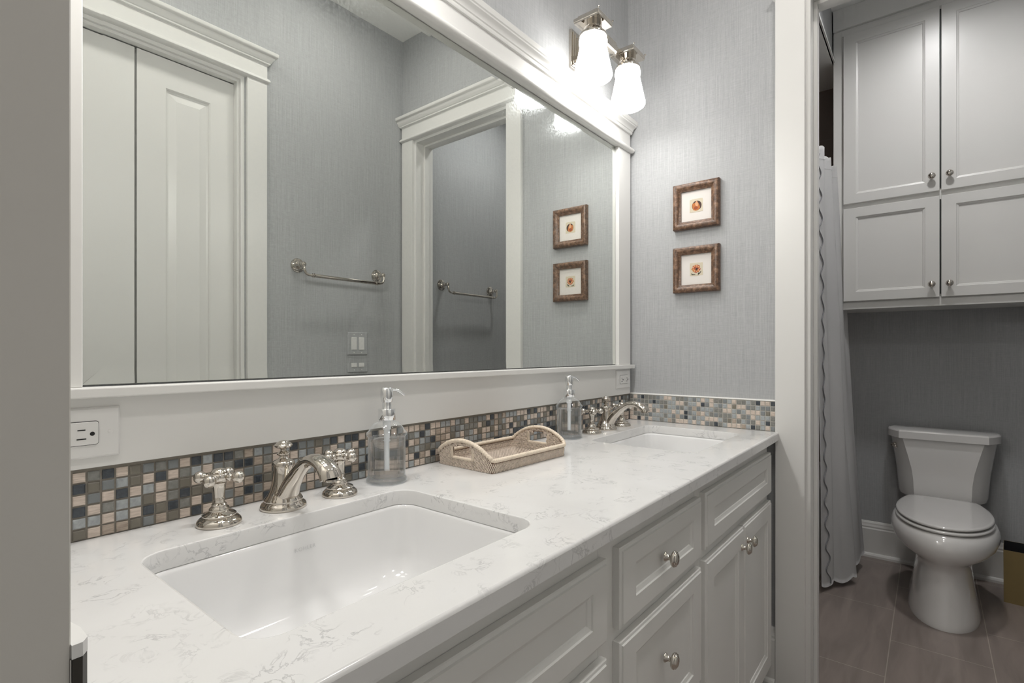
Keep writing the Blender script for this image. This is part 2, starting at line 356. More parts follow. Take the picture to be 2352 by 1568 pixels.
# side wall with closet opening x .25..1.065
bm = BM(); box(bm, 1.075, XE, YS - .12, YS, 0, CEIL); box(bm, .04, .25, YS - .12, YS, 0, CEIL); box(bm, .25, 1.075, YS - .12, YS, HEADC, CEIL)
struct(link('wall_side', bm, 'wallpaper'))
struct(boxo('wall_toilet_side', XT, XB, YS - .12, YS, 0, CEIL, 'wallpaper'))
struct(boxo('wall_back', XB, XB + .1, YS - .12, .41, 0, CEIL, 'wallpaper'))
bm = BM(); box(bm, XB, XB + .1, .41, 1.16, 0, CEIL); box(bm, XT, XB, 1.06, 1.16, 0, CEIL); box(bm, XT, XT + .006, .435, 1.06, 0, 2.695)
struct(link('wall_shower', bm, 'shower_tile'))
struct(boxo('wall_soffit', XT, XB, .41, 1.06, 2.70, CEIL, 'wallpaper'))
bm = BM(); box(bm, XT, XB, .405, 1.06, 2.694, 2.70)
struct(link('ceiling_alcove', bm, 'ceiling_paint'))
struct(boxo('trim_2', XT, 3.27, .398, .410, 2.694, 2.706, 'paint'))

# casings
def casing(name, O, A, D, a_in0, a_in1, wid, head, t=.019, left=True, right=True):
    """door casing with plinth-less legs, astragal, frieze and crown"""
    bm = BM(); O, A, D = Vector(O), Vector(A), Vector(D)
    def bx(a0, a1, z0, z1, d0, d1, bev=0.0):
        pts = [O + A * a0 + D * d0, O + A * a1 + D * d1]
        xs = sorted((pts[0].x, pts[1].x)); ys = sorted((pts[0].y, pts[1].y)); box(bm, xs[0], xs[1], ys[0], ys[1], z0, z1, bev)
    if left: bx(a_in0 - wid, a_in0, 0, head, 0, t, .001); 
    if right: bx(a_in1, a_in1 + wid, 0, head, 0, t, .001)
    lo = a_in0 - (wid if left else .0); hi = a_in1 + (wid if right else 0.0)
    e = (1 if left else 0, 1 if right else 0)
    crown(bm, O, A, D, lo, hi, [(t, head), (t + .006, head + .002), (t + .0105, head + .008), (t + .0105, head + .014), (t + .006, head + .021), (t, head + .023)], e, t)
    crown(bm, O, A, D, lo, hi, [(t, head + .023), (t, head + .085)], (0, 0))
    crown(bm, O, A, D, lo, hi, [(t + .002, head + .085), (t + .010, head + .088), (t + .011, head + .094), (t + .014, head + .096), (t + .018, head + .104), (t + .025, head + .112), (t + .026, head + .117), (t + .033, head + .120), (t + .037, head + .126), (t + .037, head + .137), (t + .034, head + .140)], e, t)
    o = link(name, bm, 'paint', auto=35); return struct(o)
casing('trim_3', (XE, 0, 0), (0, 1, 0), (-1, 0, 0), -.366, .326, .09, HEAD + .0)
casing('trim_4', (0, YS, 0), (1, 0, 0), (0, 1, 0), .25, 1.081, .089, HEADC, left=False)
# jambs of the opening, with stops
bm = BM(); box(bm, XE - .001, XT + .001, .312, .327, 0, HEAD); box(bm, XE - .001, XT + .001, -.367, -.352, 0, HEAD); box(bm, XE - .001, XT + .001, -.352, .312, HEAD - .015, HEAD)
box(bm, 2.035, 2.070, .300, .312, 0, HEAD - .015, .001); box(bm, 2.035, 2.070, -.352, -.340, 0, HEAD - .015, .001); box(bm, 2.035, 2.070, -.340, .300, HEAD - .027, HEAD - .015, .001)
struct(link('trim_5', bm, 'paint'))
# closet jamb + doors
bm = BM(); box(bm, 1.060, 1.075, YS - .119, YS + .001, 0, HEADC); box(bm, .25, .265, YS - .119, YS + .001, 0, HEADC); box(bm, .265, 1.06, YS - .119, YS + .001, HEADC - .015, HEADC)
box(bm, 1.048, 1.060, YS - .045, YS - .012, 0, HEADC - .015, .001); box(bm, .265, 1.048, YS - .045, YS - .012, HEADC - .027, HEADC - .015, .001)
struct(link('trim_6', bm, 'paint'))
def closet_door(nm, a0, a1, flush=False):
    o = bpy.data.objects.new(nm, None); COL.objects.link(o); struct(o)
    bm = BM()
    O = Vector((0, YS - .085, 0)); A = Vector((1, 0, 0)); D = Vector((0, 1, 0))
    if flush:
        box(bm, a0, a1, YS - .085, YS - .047, .012, HEADC - .03, .0015); link('slab', bm, 'paint', o); return o
    s = .100
    box(bm, a0, a0 + s, YS - .085, YS - .047, .012, HEADC - .03); box(bm, a1 - s, a1, YS - .085, YS - .047, .012, HEADC - .03)
    for z0, z1 in ((.012, .20), (.93, 1.03), (2.237, HEADC - .03)): box(bm, a0 + s, a1 - s, YS - .085, YS - .047, z0, z1)
    link('slab', bm, 'paint', o)
    for z0, z1 in ((.20, .93), (1.03, 2.237)):
        bm = BM()
        def ring(i, d): return [Vector((x, YS - .047 + d, z)) for x, z in ((a0 + s + i, z0 + i), (a1 - s - i, z0 + i), (a1 - s - i, z1 - i), (a0 + s + i, z1 - i))]
        loft(bm, [ring(0, -.03), ring(0, -.0005), ring(.004, -.003), ring(.007, -.010), ring(.013, -.012), ring(.040, -.004), ring(.042, -.003)])
        link('raised_panel', bm, 'paint', o)
    return o
closet_door('door_1', .681, 1.052); closet_door('door_2', .270, .6735, True)
struct(boxo('wall_closet_back', .15, 1.2, YS - .40, YS - .36, 0, HEADC, 'dark_gap'))
# baseboards
def baseboard(nm, O, A, D, a0, a1):
    O, A, D = Vector(O), Vector(A), Vector(D); bm = BM()
    prof = [(0, 0), (.028, 0), (.028, .012), (.024, .02), (.016, .024), (.0155, .155), (.012, .162), (.013, .170), (.009, .180), (.008, .188), (.004, .197), (0, .198)]
    R = [[bm.verts.new(O + A * a + D * d + Vector((0, 0, z))) for d, z in prof] for a in (a0, a1)]
    n = len(prof)
    for k in range(n): bm.faces.new((R[0][k], R[0][(k + 1) % n], R[1][(k + 1) % n], R[1][k]))
    bm.faces.new(R[0]); bm.faces.new(R[1][::-1]); return struct(link(nm, bm, 'paint'))
baseboard('baseboard_back', (XB, 0, 0), (0, 1, 0), (-1, 0, 0), YS, .395)
baseboard('baseboard_toilet_side', (0, YS, 0), (1, 0, 0), (0, 1, 0), XT, XB - .016)
baseboard('baseboard_side', (0, YS, 0), (1, 0, 0), (0, 1, 0), 1.178, XE)
baseboard('baseboard_end', (XE, 0, 0), (0, 1, 0), (-1, 0, 0), .417, .56)

# ------------------------------------------------------------------ strike plate on the near jamb
t = thing('strike_plate', 'small metal strike plate with a bright lip on the shadowed door jamb at left', 'strike plate', (.0583, .30, .96))
bm = BM(); box(bm, -.0005, 0, -.0012, -.0001, 0, .0525, .0001); link('plate', bm, 'brushed_nickel', t)
bm = BM()
lip = [(0.0, -.0016), (.0040, -.0012), (.0066, .003), (.0066, .016), (.004, .030), (0.0006, .032), (.0006, .010), (0, .001)]
loft(bm, [[(x, y, z) for x, y in lip] for z in (.0527, .059)]); link('lip', bm, 'plastic_white', t)
bm = BM(); loft(bm, [[(x * .96 + .0001, y, z) for x, y in lip] for z in (0.0, .0526)]); link('recess_shade', bm, 'recess_dark', t)  # dark block painting in the shaded recess beneath the lip

# ------------------------------------------------------------------ vanity
XL, XR = .062, 1.968
YF, YC = .437, .407          # face frame plane, counter front
t = thing('vanity_cabinet', 'long off-white painted vanity cabinet with drawers and doors under the quartz top', 'cabinet')
bm = BM()
for xs in (XL, .776, 1.258, 1.920): box(bm, xs, xs + .018, YF + .02, YW - .004, .09, .842)
box(bm, XL, 1.938, YF + .02, YW - .004, .09, .108); box(bm, XL, 1.938, YW - .012, YW - .004, .108, .842)
for a, b_ in ((XL, .130), (.775, .832), (1.235, 1.28), (1.929, 1.938)): box(bm, a, b_, YF, YF + .021, .075, .8473)
for z0, z1 in ((.79, .8471), (.625, .690), (.335, .395), (.075, .095)): box(bm, XL + .001, 1.9375, YF + .0003, YF + .021, z0, z1)
link('cabinet_body', bm, 'cabinet_paint', t)
boxo('toe_kick', XL, 1.93, YF + .07, YF + .085, .0, .09, 'cabinet_paint', t)
O, A, D = (0, YF, 0), (1, 0, 0), (0, -1, 0); TH = .0175
def vfront(nm, a0, a1, z0, z1, stile=.055, rail=None, kn=None):
    bm = BM(); front(bm, O, A, D, a0, a1, z0, z1, TH - .0003, stile, rail, rec=.0075)
    bmesh.ops.translate(bm, verts=bm.verts, vec=(0, -.0003, 0))
    o = link(nm, bm, 'cabinet_paint', t)
    if kn: knob(o, (kn[0], YF - TH, kn[1]), D, 1.0)
    return o
vfront('false_drawer', .128, .7815, .664, .803, .052, .040)
vfront('false_drawer', 1.2715, 1.931, .672, .809, .058, .044)
for z0, z1 in ((.664, .8065), (.375, .641), (.085, .352)): vfront('drawer', .8275, 1.2405, z0, z1, .058, .040, (1.018, (z0 + z1) / 2 if z1 > .7 else z1 - .110))
vfront('door', .128, .4535, .085, .636, .055, None, (.42, .585)); vfront('door', .4565, .7815, .085, .636, .055, None, (.49, .585))
vfront('door', 1.2715, 1.5975, .085, .6445, .055, None, (1.570, .593)); vfront('door', 1.6005, 1.931, .085, .6465, .055, None, (1.630, .597))

# countertop with two cut-outs
CT, CB = .875, .8475
S1 = (.228, .684, .495, .829); S2 = (1.412, 1.852, .500, .829)
def counter():
    bm = BM(); r = .036
    loops = [rrect(*S1, r, 6), rrect(*S2, r, 6)]
    outer = [(XL - .003, YC - .0125), (XR, YC - .0015), (XR, YW - .001), (XL - .003, YW - .001)]
    e = .005
    def ring(pts, z): return [bm.verts.new((x, y, z)) for x, y in pts]
    def inset(pts, d):   # outer rectangle inset
        return [(pts[0][0], pts[0][1] + d), (pts[1][0], pts[1][1] + d), pts[2], pts[3]]
    tops = []; bots = []
    o_seq = [(inset(outer, e), CT), (inset(outer, e * .62), CT - .0007), (inset(outer, e * .2), CT - .0025), (outer, CT - e), (outer, CB)]
    R = [ring(p, z) for p, z in o_seq]
    for a, b_ in zip(R, R[1:]):
        for k in range(4): bm.faces.new((a[k], a[(k + 1) % 4], b_[(k + 1) % 4], b_[k]))
    tops.append(R[0]); bots.append(R[-1])
    for S in (S1, S2):
        seq = []
        for d, z in ((.003, CT), (.0010, CT - .0008), (0, CT - .003), (0, CB)):
            seq.append(ring(rrect(S[0] - d, S[1] + d, S[2] - d, S[3] + d, r + d, 6), z))
        for a, b_ in zip(seq, seq[1:]):
            n = len(a)
            for k in range(n): bm.faces.new((a[k], a[(k + 1) % n], b_[(k + 1) % n], b_[k]))
        tops.append(seq[0]); bots.append(seq[-1])
    for grp in (tops, bots):
        es = []
        for lp in grp:
            for k in range(len(lp)):
                ed = bm.edges.get((lp[k], lp[(k + 1) % len(lp)])); es.append(ed)
        bmesh.ops.triangle_fill(bm, use_beauty=True, use_dissolve=False, edges=es)
    o = link('countertop', bm, 'quartz', auto=30)
    for p in o.data.polygons:
        if abs(p.normal.z) > .9995 or (p.normal.y < -.9990 and p.center.y < YC + .001 and abs(p.normal.z) < .01): p.use_smooth = False
    return tag(o, 'white quartz countertop with grey veins and two rectangular sink cut-outs', 'countertop')
counter()

def sink(S, nm_label, mark):
    t = thing('sink', nm_label, 'sink', ((S[0] + S[1]) / 2, (S[2] + S[3]) / 2, .70))
    ox, oy, oz = t.location
    bm = BM(); rings = []
    seq = [(-.030, CB - .0005, .06), (-.002, CB - .0005, .038), (.0015, CB - .0025, .036), (.003, CB - .008, .036), (.007, CB - .05, .040), (.012, CB - .088, .045), (.020, CB - .112, .05), (.038, CB - .128, .055), (.065, CB - .136, .06), (.12, CB - .142, .04)]
    for d, z, r in seq: rings.append([(x - ox, y - oy, z - oz) for x, y in rrect(S[0] + d, S[1] - d, S[2] + d * .9, S[3] - d * .9, r, 8)])
    # outside skin
    for d, z, r in [(.11, CB - .156, .04), (.05, CB - .152, .06), (.02, CB - .13, .06), (-.008, CB - .05, .05), (-.012, CB - .012, .05), (-.030, CB - .010, .06)]:
        rings.append([(x - ox, y - oy, z - oz) for x, y in rrect(S[0] + d, S[1] - d, S[2] + d * .9, S[3] - d * .9, r, 8)])
    R = loft(bm, rings, False, False)
    n = len(R[0])
    for k in range(n): bm.faces.new((R[-1][k], R[-1][(k + 1) % n], R[0][(k + 1) % n], R[0][k]))
    # floor between inner last and outer first is already bridged; add the bowl floor disc
    i = 9; bm.faces.new(R[i])
    link('bowl', bm, 'porcelain', t, auto=60)
    bm = BM(); lathe(bm, [(.022, 0), (.022, .002), (.018, .0035), (.017, .002), (.0165, .0045), (.012, .0065), (.0005, .0075)], (0, .02, CB - .1418 - oz), seg=24)
    link('drain', bm, 'nickel', t, auto=40)
    cu = bpy.data.curves.new('maker_mark', 'FONT'); cu.body = 'KOHLER'; cu.size = .0085; cu.extrude = .0001; cu.space_character = 1.25
    cu.materials.append(MATS['sticker_grey']); tmp = bpy.data.objects.new('tmp', cu); COL.objects.link(tmp); bpy.context.view_layer.update()
    me = bpy.data.meshes.new_from_object(tmp.evaluated_get(bpy.context.evaluated_depsgraph_get())); bpy.data.objects.remove(tmp)
    o = bpy.data.objects.new('maker_mark', me); COL.objects.link(o); o.parent = t
    yb = S[3] - .9 * .0055
    o.location = (mark - ox - .014, yb - oy - .0012, .8165 - oz); o.rotation_euler = (radians(90 - 5), 0, 0)
    return t
sink(S1, 'white rectangular undermount sink nearest the camera', .463)
sink(S2, 'white rectangular undermount sink at the far end by the pictures', 1.64)

# ------------------------------------------------------------------ backsplashes
TN = {'B': 'tile_beige', 'T': 'tile_taupe', 'D': 'tile_dark', 'P': 'tile_pale', 'G': 'tile_glass', 'S': 'tile_slate', 'O': 'tile_olive'}
ORD = list('BTDPGSO')
known = ['BDBDPO', 'GOSBPB', 'DSBGBT', 'BPDPPT', 'OOBPBO', 'SBPODS', 'GDBBOT', 'SBGGDO', 'BGODGB', 'DPBOBD', 'PBTODB', 'DSODBG', 'DGOTSB', 'GDTBTS', 'TDSTDT', 'PTSDST', 'SGTOTD']
def pick(wts): return random.choices(ORD, wts)[0]
def backsplash(label, a0, a1, pitch, wall, O, A, D, known=None, wts=(24, 8, 14, 16, 16, 14, 8), grout='grout', top_strip=False, group=None):
    O, A, D = Vector(O), Vector(A), Vector(D)
    z0 = CT + .0005; rows = 6; ph = (.1000 if known else .1030) / 6
    t = thing('tile_backsplash', label, 'backsplash')
    bm = BM()
    pts = []
    def P(a, z, d): return O + A * a + Vector((0, 0, z)) + D * d
    loft(bm, [[P(a0, z0, d), P(a1, z0, d), P(a1, z0 + .1045, d), P(a0, z0 + .1045, d)] for d in (.0005, .0105)])
    link('grout', bm, grout, t)
    bm = BM(); n = int((a1 - a0) / pitch) + 1; g = .00135; c = .0014
    for i in range(-1, n):
        for r in range(rows):
            ch = known[i][rows - 1 - r] if known and 0 <= i < len(known) else pick(wts)
            b0 = a0 + pitch * (i if not known else i) + (0.205 - .01725 - a0 if known else 0); b1 = b0 + pitch
            b0 = max(b0 + g, a0 + .0003); b1 = min(b1 - g, a1 - .0003)
            if b1 - b0 < .003: continue
            q0 = z0 + ph * r + g; q1 = z0 + ph * (r + 1) - g
            dd = .0125 + random.uniform(-.0002, .0003)
            rr = [[P(b0, q0, .006), P(b1, q0, .006), P(b1, q1, .006), P(b0, q1, .006)], [P(b0, q0, dd - c * .6), P(b1, q0, dd - c * .6), P(b1, q1, dd - c * .6), P(b0, q1, dd - c * .6)],
                  [P(b0 + c, q0 + c, dd), P(b1 - c, q0 + c, dd), P(b1 - c, q1 - c, dd), P(b0 + c, q1 - c, dd)]]
            loft(bm, rr, False, True, ORD.index(ch))
    link('mosaic_tiles', bm, None, t, mats=[TN[k] for k in ORD])
    if top_strip:
        bm = BM(); loft(bm, [[P(a, z0 + .1046, .0003), P(a, z0 + .1046, .0135), P(a, z0 + .1070, .0125), P(a, z0 + .1085, .0003)] for a in (a0, a1)])
        link('caulk_line', bm, 'caulk', t)
    return t
backsplash('mosaic tile strip of small squares running along the long wall behind both faucets', .046, 1.966, .01725, 0, (0, YW, 0), (1, 0, 0), (0, -1, 0), known)
backsplash('short mosaic tile strip on the end wall beside the far sink', .4165, .9615, .01600, 0, (XE, 0, 0), (0, 1, 0), (-1, 0, 0), None, (22, 3, 7, 24, 22, 18, 4), 'grout_lit', True)  # paler tile mix and grout put the frontal light into the colours

# ------------------------------------------------------------------ mirror
YG = .9695; GX0, GX1, GZ0, GZ1 = .2005, 1.860, 1.1015, 1.957
t = thing('vanity_mirror', 'large wall mirror in a white frame topped by a cornice, above both sinks', 'mirror')
bm = BM(); bv = .025
dB, dL, dT, dR = tuple(bv * math.tan(a) for a in (.0325, .007, -.022, -.018))
inn = [(GX0 + bv, GZ0 + bv), (GX1 - bv, GZ0 + bv), (GX1 - bv, GZ1 - bv), (GX0 + bv, GZ1 - bv)]
iv = [bm.verts.new((x, YG, z)) for x, z in inn]; bm.faces.new(iv)
def strip(pts):
    vs = [bm.verts.new(p) for p in pts]; bm.faces.new(vs)
strip([(GX0, YG - dB, GZ0), (GX1, YG - dB, GZ0), (inn[1][0], YG, inn[1][1]), (inn[0][0], YG, inn[0][1])])
strip([(GX0, YG - dT, GZ1), (inn[3][0], YG, inn[3][1]), (inn[2][0], YG, inn[2][1]), (GX1, YG - dT, GZ1)])
strip([(GX0, YG - dL, GZ0), (inn[0][0], YG, inn[0][1]), (inn[3][0], YG, inn[3][1]), (GX0, YG - dL, GZ1)])
strip([(GX1, YG - dR, GZ0), (GX1, YG - dR, GZ1), (inn[2][0], YG, inn[2][1]), (inn[1][0], YG, inn[1][1])])
bx0 = [bm.verts.new(p) for p in ((GX0, YW - .001, GZ0), (GX1, YW - .001, GZ0), (GX1, YW - .001, GZ1), (GX0, YW - .001, GZ1))]; bm.faces.new(bx0)
link('glass', bm, 'mirror_silver', t)
FB = .955
FZ = .9805
bm = BM(); box(bm, .1005, GX0 - .0015, FB, YW - .0005, GZ0 - .003, GZ1 + .002, .0012); link('frame_stile', bm, 'paint', t)
bm = BM(); box(bm, GX1 + .0015, 1.9615, FB, YW - .0005, GZ0 - .003, GZ1 + .002, .0012); link('frame_stile', bm, 'paint', t)
bm = BM(); box(bm, .062, 1.9615, FB + .001, YW - .0005, FZ, 1.0835, .0006); link('apron_board', bm, 'paint', t)
bm = BM(); box(bm, .062, 1.9685, .938, YW - .0005, 1.0835, 1.0985, .002, 2); link('sill', bm, 'paint', t)
bm = BM()
crown(bm, (0, YW - .0005, 0), (1, 0, 0), (0, -1, 0), .1005, 1.9580, [(.0205, GZ1 + .002), (.029, GZ1 + .003), (.034, GZ1 + .008), (.035, GZ1 + .013), (.033, GZ1 + .018), (.028, GZ1 + .022), (.0205, GZ1 + .0235)], (.3, .3))
link('astragal', bm, 'paint', t, auto=40)
z1 = GZ1 + .0235
bm = BM(); box(bm, .1005, 1.9580, FB - .0005, YW - .0005, z1, z1 + .052, 0); link('frieze_board', bm, 'paint', t)
bm = BM(); z2 = z1 + .052
crown(bm, (0, YW - .0005, 0), (1, 0, 0), (0, -1, 0), .1005, 1.9355, [(.0205, z2), (.026, z2 + .001), (.028, z2 + .006), (.0275, z2 + .011), (.030, z2 + .014), (.0305, z2 + .019), (.034, z2 + .025), (.040, z2 + .031), (.0405, z2 + .035), (.043, z2 + .038), (.044, z2 + .053), (.042, z2 + .0555)], (.9, 1))
link('crown_moulding', bm, 'paint', t, auto=30)

# ------------------------------------------------------------------ outlets and switches
def outlet(label, x0, x1, z0, z1, style, y=FB + .001):
    t = thing('wall_outlet', label, 'outlet', ((x0 + x1) / 2, y, (z0 + z1) / 2), group=None)
    w, h = (x1 - x0) / 2, (z1 - z0) / 2
    bm = BM(); loft(bm, [[(sx * (w - i), -d, sz * (h - i)) for sx, sz in ((-1, -1), (1, -1), (1, 1), (-1, 1))] for i, d in ((0, 0.0002), (0, .003), (.0025, .006), (.004, .0062))])
    link('cover_plate', bm, 'plastic_white', t)
    iw, ih = (.0305, .0165) if style == 'duplex' else (.0335, .0165)
    bm = BM(); loft(bm, [[(x, -d, z) for x, z in rrect(-iw - .0009, iw + .0009, -ih - .0009, ih + .0009, .0042, 4)] for d in (.0062, .00635)]); link('gap', bm, 'black_slot', t)
    bm = BM(); loft(bm, [[(x, -d, z) for x, z in rrect(-iw + i, iw - i, -ih + i, ih - i, .0035, 4)] for i, d in ((0, .0063), (0, .0082), (.0008, .0088))]); r_ = link('receptacle', bm, 'plastic_white', t)
    for s in (-1, 1):
        cx = s * .021 if style == 'gfci' else (s * .021 - .0105)
        gx = cx + (.0125 if style != 'gfci' else .0085)
        bm = BM(); box(bm, cx - .0045, cx + .0045, -.0092, -.0088, .0045, .0060); box(bm, cx - .0055, cx + .0055, -.0092, -.0088, -.0085, -.0068)
        lathe(bm, [(.003, 0), (.003, .0004)], (gx, -.0088, -.001), (0, -1, 0), 12)
        link('slots', bm, 'black_slot', r_)
        bm = BM(); lathe(bm, [(.0032, 0), (.0032, .0008), (.002, .0012)], (s * .0450, -.0062, 0), (0, -1, 0), 14); box(bm, s * .0450 - .0003, s * .0450 + .0003, -.0075, -.0070, -.0028, .0028)
        link('screw', bm, 'plastic_white', t)
    if style == 'gfci':
        bm = BM(); box(bm, -.004, .004, -.0096, -.0088, -.007, -.0012, .0003); box(bm, -.004, .004, -.0096, -.0088, .0012, .007, .0003); link('test_buttons', bm, 'plastic_white', r_)
    return t
outlet('white horizontal outlet on the apron board at the near left end, partly behind the jamb', .128, .2425, .996, 1.069, 'duplex')
outlet('small white outlet under the mirror at the far corner', 1.8355, 1.9505, 1.006, 1.077, 'gfci')
t = thing('light_switch', 'double rocker switch in a wallpapered plate below the towel bar, seen in the mirror', 'light switch', (1.667, YS, 1.195))
bm = BM(); loft(bm, [[(sx * (.062 - i), d, sz * (.0605 - i)) for sx, sz in ((-1, -1), (1, -1), (1, 1), (-1, 1))] for i, d in ((0, .0002), (0, .0045), (.003, .0065), (.004, .0065))]); link('cover_plate', bm, 'wallpaper', t)
for s in (-1, 1):
    bm = BM(); loft(bm, [[(s * .0235 + sx * (.0165 - i), d, sz * (.0335 - i)) for sx, sz in ((-1, -1), (1, -1), (1, 1), (-1, 1))] for i, d in ((0, .0064), (0, .0085), (.002, .0095))]); link('rocker', bm, 'plastic_white', t)
    for q in (-1, 1):
        bm = BM(); lathe(bm, [(.0032, 0), (.0032, .001), (.002, .0014)], (s * .0235, .0064, q * .048), (0, 1, 0), 12); link('screw', bm, 'plastic_white', t)

# ------------------------------------------------------------------ faucets
def faucet(x, label):
    t = thing('faucet', label, 'faucet', (x, .895, CT), 0, 'widespread nickel faucets')
    bm = BM()
    lathe(bm, [(.0375, 0), (.0385, .002), (.0385, .005), (.0360, .009), (.0325, .012), (.0318, .014), (.0322, .0155), (.0310, .0175), (.0265, .024), (.0222, .033), (.0190, .045), (.0172, .058), (.0168, .070), (.0172, .0735), (.0188, .0745), (.0190, .080), (.0175, .082),
               (.0150, .0835), (.0090, .086), (.0066, .089), (.0060, .0905), (.0085, .0920), (.0110, .0940), (.0112, .0960), (.0085, .0980), (.0050, .1005), (.0048, .1025), (.0075, .1045)], seg=40)
    link('body', bm, 'nickel', t, auto=40)
    bm = BM()
    lathe(bm, [(.0075, .1045), (.0125, .1062), (.0148, .1085), (.0150, .1105), (.0135, .1122), (.0122, .1128), (.0118, .1142), (.0085, .1155), (.0078, .1168), (.0040, .1180), (.0004, .1183)], seg=32)
    link('lift_knob', bm, 'nickel', t, auto=45)
    bm = BM()
    path = [(0, -.006, .012), (0, -.016, .027), (0, -.028, .046), (0, -.045, .064), (0, -.066, .082), (0, -.088, .0935), (0, -.110, .0965), (0, -.131, .0915), (0, -.1455, .0815), (0, -.1500, .0720)]
    rad = [.0170, .0168, .0155, .0138, .0125, .0120, .0130, .0142, .0150, .0152]
    flat = [(1.25, .9), (1.15, .9), (1.02, .95), (.95, 1), (.98, .95), (1.05, .85), (1.12, .80), (1.18, .82), (1.22, .88), (1.22, .9)]
    P = catmull(path, 5)
    def interp(arr, i): 
        f = i / 5; k = min(int(f), len(arr) - 2); u = f - k
        return arr[k] * (1 - u) + arr[k + 1] * u if not isinstance(arr[0], tuple) else tuple(arr[k][q] * (1 - u) + arr[k + 1][q] * u for q in (0, 1))
    tube(bm, P, [interp(rad, i) for i in range(len(P))], 22, flat=[interp(flat, i) for i in range(len(P))], ref=(1, 0, 0), caps=True) if False else tube(bm, P, [interp(rad, i) for i in range(len(P))], 24, flat=[interp(flat, i) for i in range(len(P))], ref=(0, 0, 1))
    link('spout', bm, 'nickel', t, auto=60)
    bm = BM(); lathe(bm, [(.0128, 0), (.0128, .003), (.0110, .0036), (.0003, .0036)], (0, -.1502, .0722), (0, -.12, -.99), 24, sx=1.05, sy=.85); link('aerator', bm, 'nickel', t, auto=40)
    for s in (-1, 1):
        bm = BM(); hx = s * .1095; hy = -.006
        lathe(bm, [(.0320, 0), (.0330, .0015), (.0330, .004), (.0312, .008), (.0280, .011), (.0235, .0125), (.0228, .0135), (.0245, .0145), (.0248, .016), (.0232, .0175), (.0165, .0205), (.0145, .0218), (.0150, .0235), (.0142, .0262), (.0115, .0285), (.0108, .0300), (.0112, .0315), (.0098, .0330), (.0076, .0345), (.0074, .039), (.0088, .0400), (.0088, .0420),
                   (.0078, .0432), (.0084, .050), (.0092, .058), (.0098, .0635), (.0104, .0642), (.0106, .0660), (.0096, .0668), (.0125, .0690), (.0140, .0730), (.0140, .0770), (.0128, .0800), (.0110, .0812), (.0118, .0822), (.0120, .0838), (.0105, .0860), (.0070, .0882), (.0030, .0893), (.0003, .0895)], (hx, hy, 0), seg=32)
        h = link('handle', bm, 'nickel', t, auto=40)
        for k in range(4):
            a = k * pi / 2 + radians(42 if s < 0 else 12)
            d = Vector((cos(a), sin(a), 0)); bm = BM()
            r = .0098
            ball = [(r * sin(pi * i / 10), .0300 - r * cos(pi * i / 10)) for i in range(2, 11)]
            ball[-1] = (.0003, ball[-1][1])
            lathe(bm, [(.0045, .008), (.0045, .0145), (.0062, .0155), (.0064, .0168), (.0048, .0180), (.0042, .0200), (.0050, .0205), (.0060, .0215)] + ball[1:], (hx, hy, .0745), d, 18)
            link('cross_arm', bm, 'nickel', h, auto=50)
    return t
f1 = faucet(.4672, 'polished nickel cross-handle faucet behind the near sink')
dup(f1, (1.655, .900, CT), 'polished nickel cross-handle faucet behind the far sink')

# ------------------------------------------------------------------ soap dispensers
def soap(loc, label):
    t = thing('soap_dispenser', label, 'soap dispenser', loc, 0, 'glass soap dispensers')
    bm = BM()
    outp = [(.0003, .0004), (.0405, .0004), (.0428, .0015), (.0430, .005), (.0418, .0095), (.0398, .0125), (.0392, .016), (.0392, .094), (.0400, .0965), (.0425, .0995), (.0430, .1025), (.0410, .1055), (.0375, .1085), (.0340, .1150), (.0280, .1225), (.0205, .1270), (.0160, .1285), (.0150, .1300), (.0150, .1330)]
    lathe(bm, outp, seg=48, caps=False)
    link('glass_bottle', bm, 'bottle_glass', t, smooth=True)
    bm = BM(); lathe(bm, [(.0370, .0140), (.0378, .0160), (.0378, .0940), (.0372, .0950)], seg=48); link('liquid_soap', bm, 'soap_liquid', t, auto=60)
    bm = BM(); lathe(bm, [(.0400, .0012), (.0418, .0025), (.0418, .0060), (.0405, .0090), (.0380, .0120), (.0360, .0128)], seg=48); link('glass_base', bm, 'soap_liquid', t, auto=60)
    bm = BM(); lathe(bm, [(.0045, .026), (.0045, .085), (.0062, .0855), (.0062, .110), (.0085, .1105), (.0085, .131)], seg=20); link('dip_tube', bm, 'straw_plastic', t, auto=40)
    bm = BM(); lathe(bm, [(.0178, .1310), (.0182, .1315), (.0182, .1540), (.0178, .1545), (.0100, .1547), (.0098, .1550), (.0098, .1680), (.0094, .1683), (.0094, .1685)], seg=36); link('pump_collar', bm, 'chrome', t, auto=40)
    bm = BM(); lathe(bm, [(.0105, .1686), (.0115, .1690), (.0130, .1760), (.0134, .1840), (.0128, .1920), (.0110, .1985), (.0100, .1995), (.0003, .1998)], seg=30)
    d = Vector((.90, -.43, 0)).normalized()
    P = catmull([Vector((0, 0, .1935)), d * .012 + Vector((0, 0, .1945)), d * .022 + Vector((0, 0, .1930)), d * .030 + Vector((0, 0, .1880)), d * .0375 + Vector((0, 0, .1815))], 5)
    tube(bm, P, .0030, 12); ph = link('pump_head', bm, 'chrome', t, auto=45)
    e = P[-1]; dd = (P[-1] - P[-2]).normalized(); bm = BM(); lathe(bm, [(.0021, 0), (.0021, .0002)], e, dd, 12); link('nozzle', bm, 'black_slot', ph)
    return t
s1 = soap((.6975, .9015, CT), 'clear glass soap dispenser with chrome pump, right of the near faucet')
dup(s1, (1.4180, .9035, CT), 'clear glass soap dispenser with chrome pump, beside the far sink behind the woven tray')

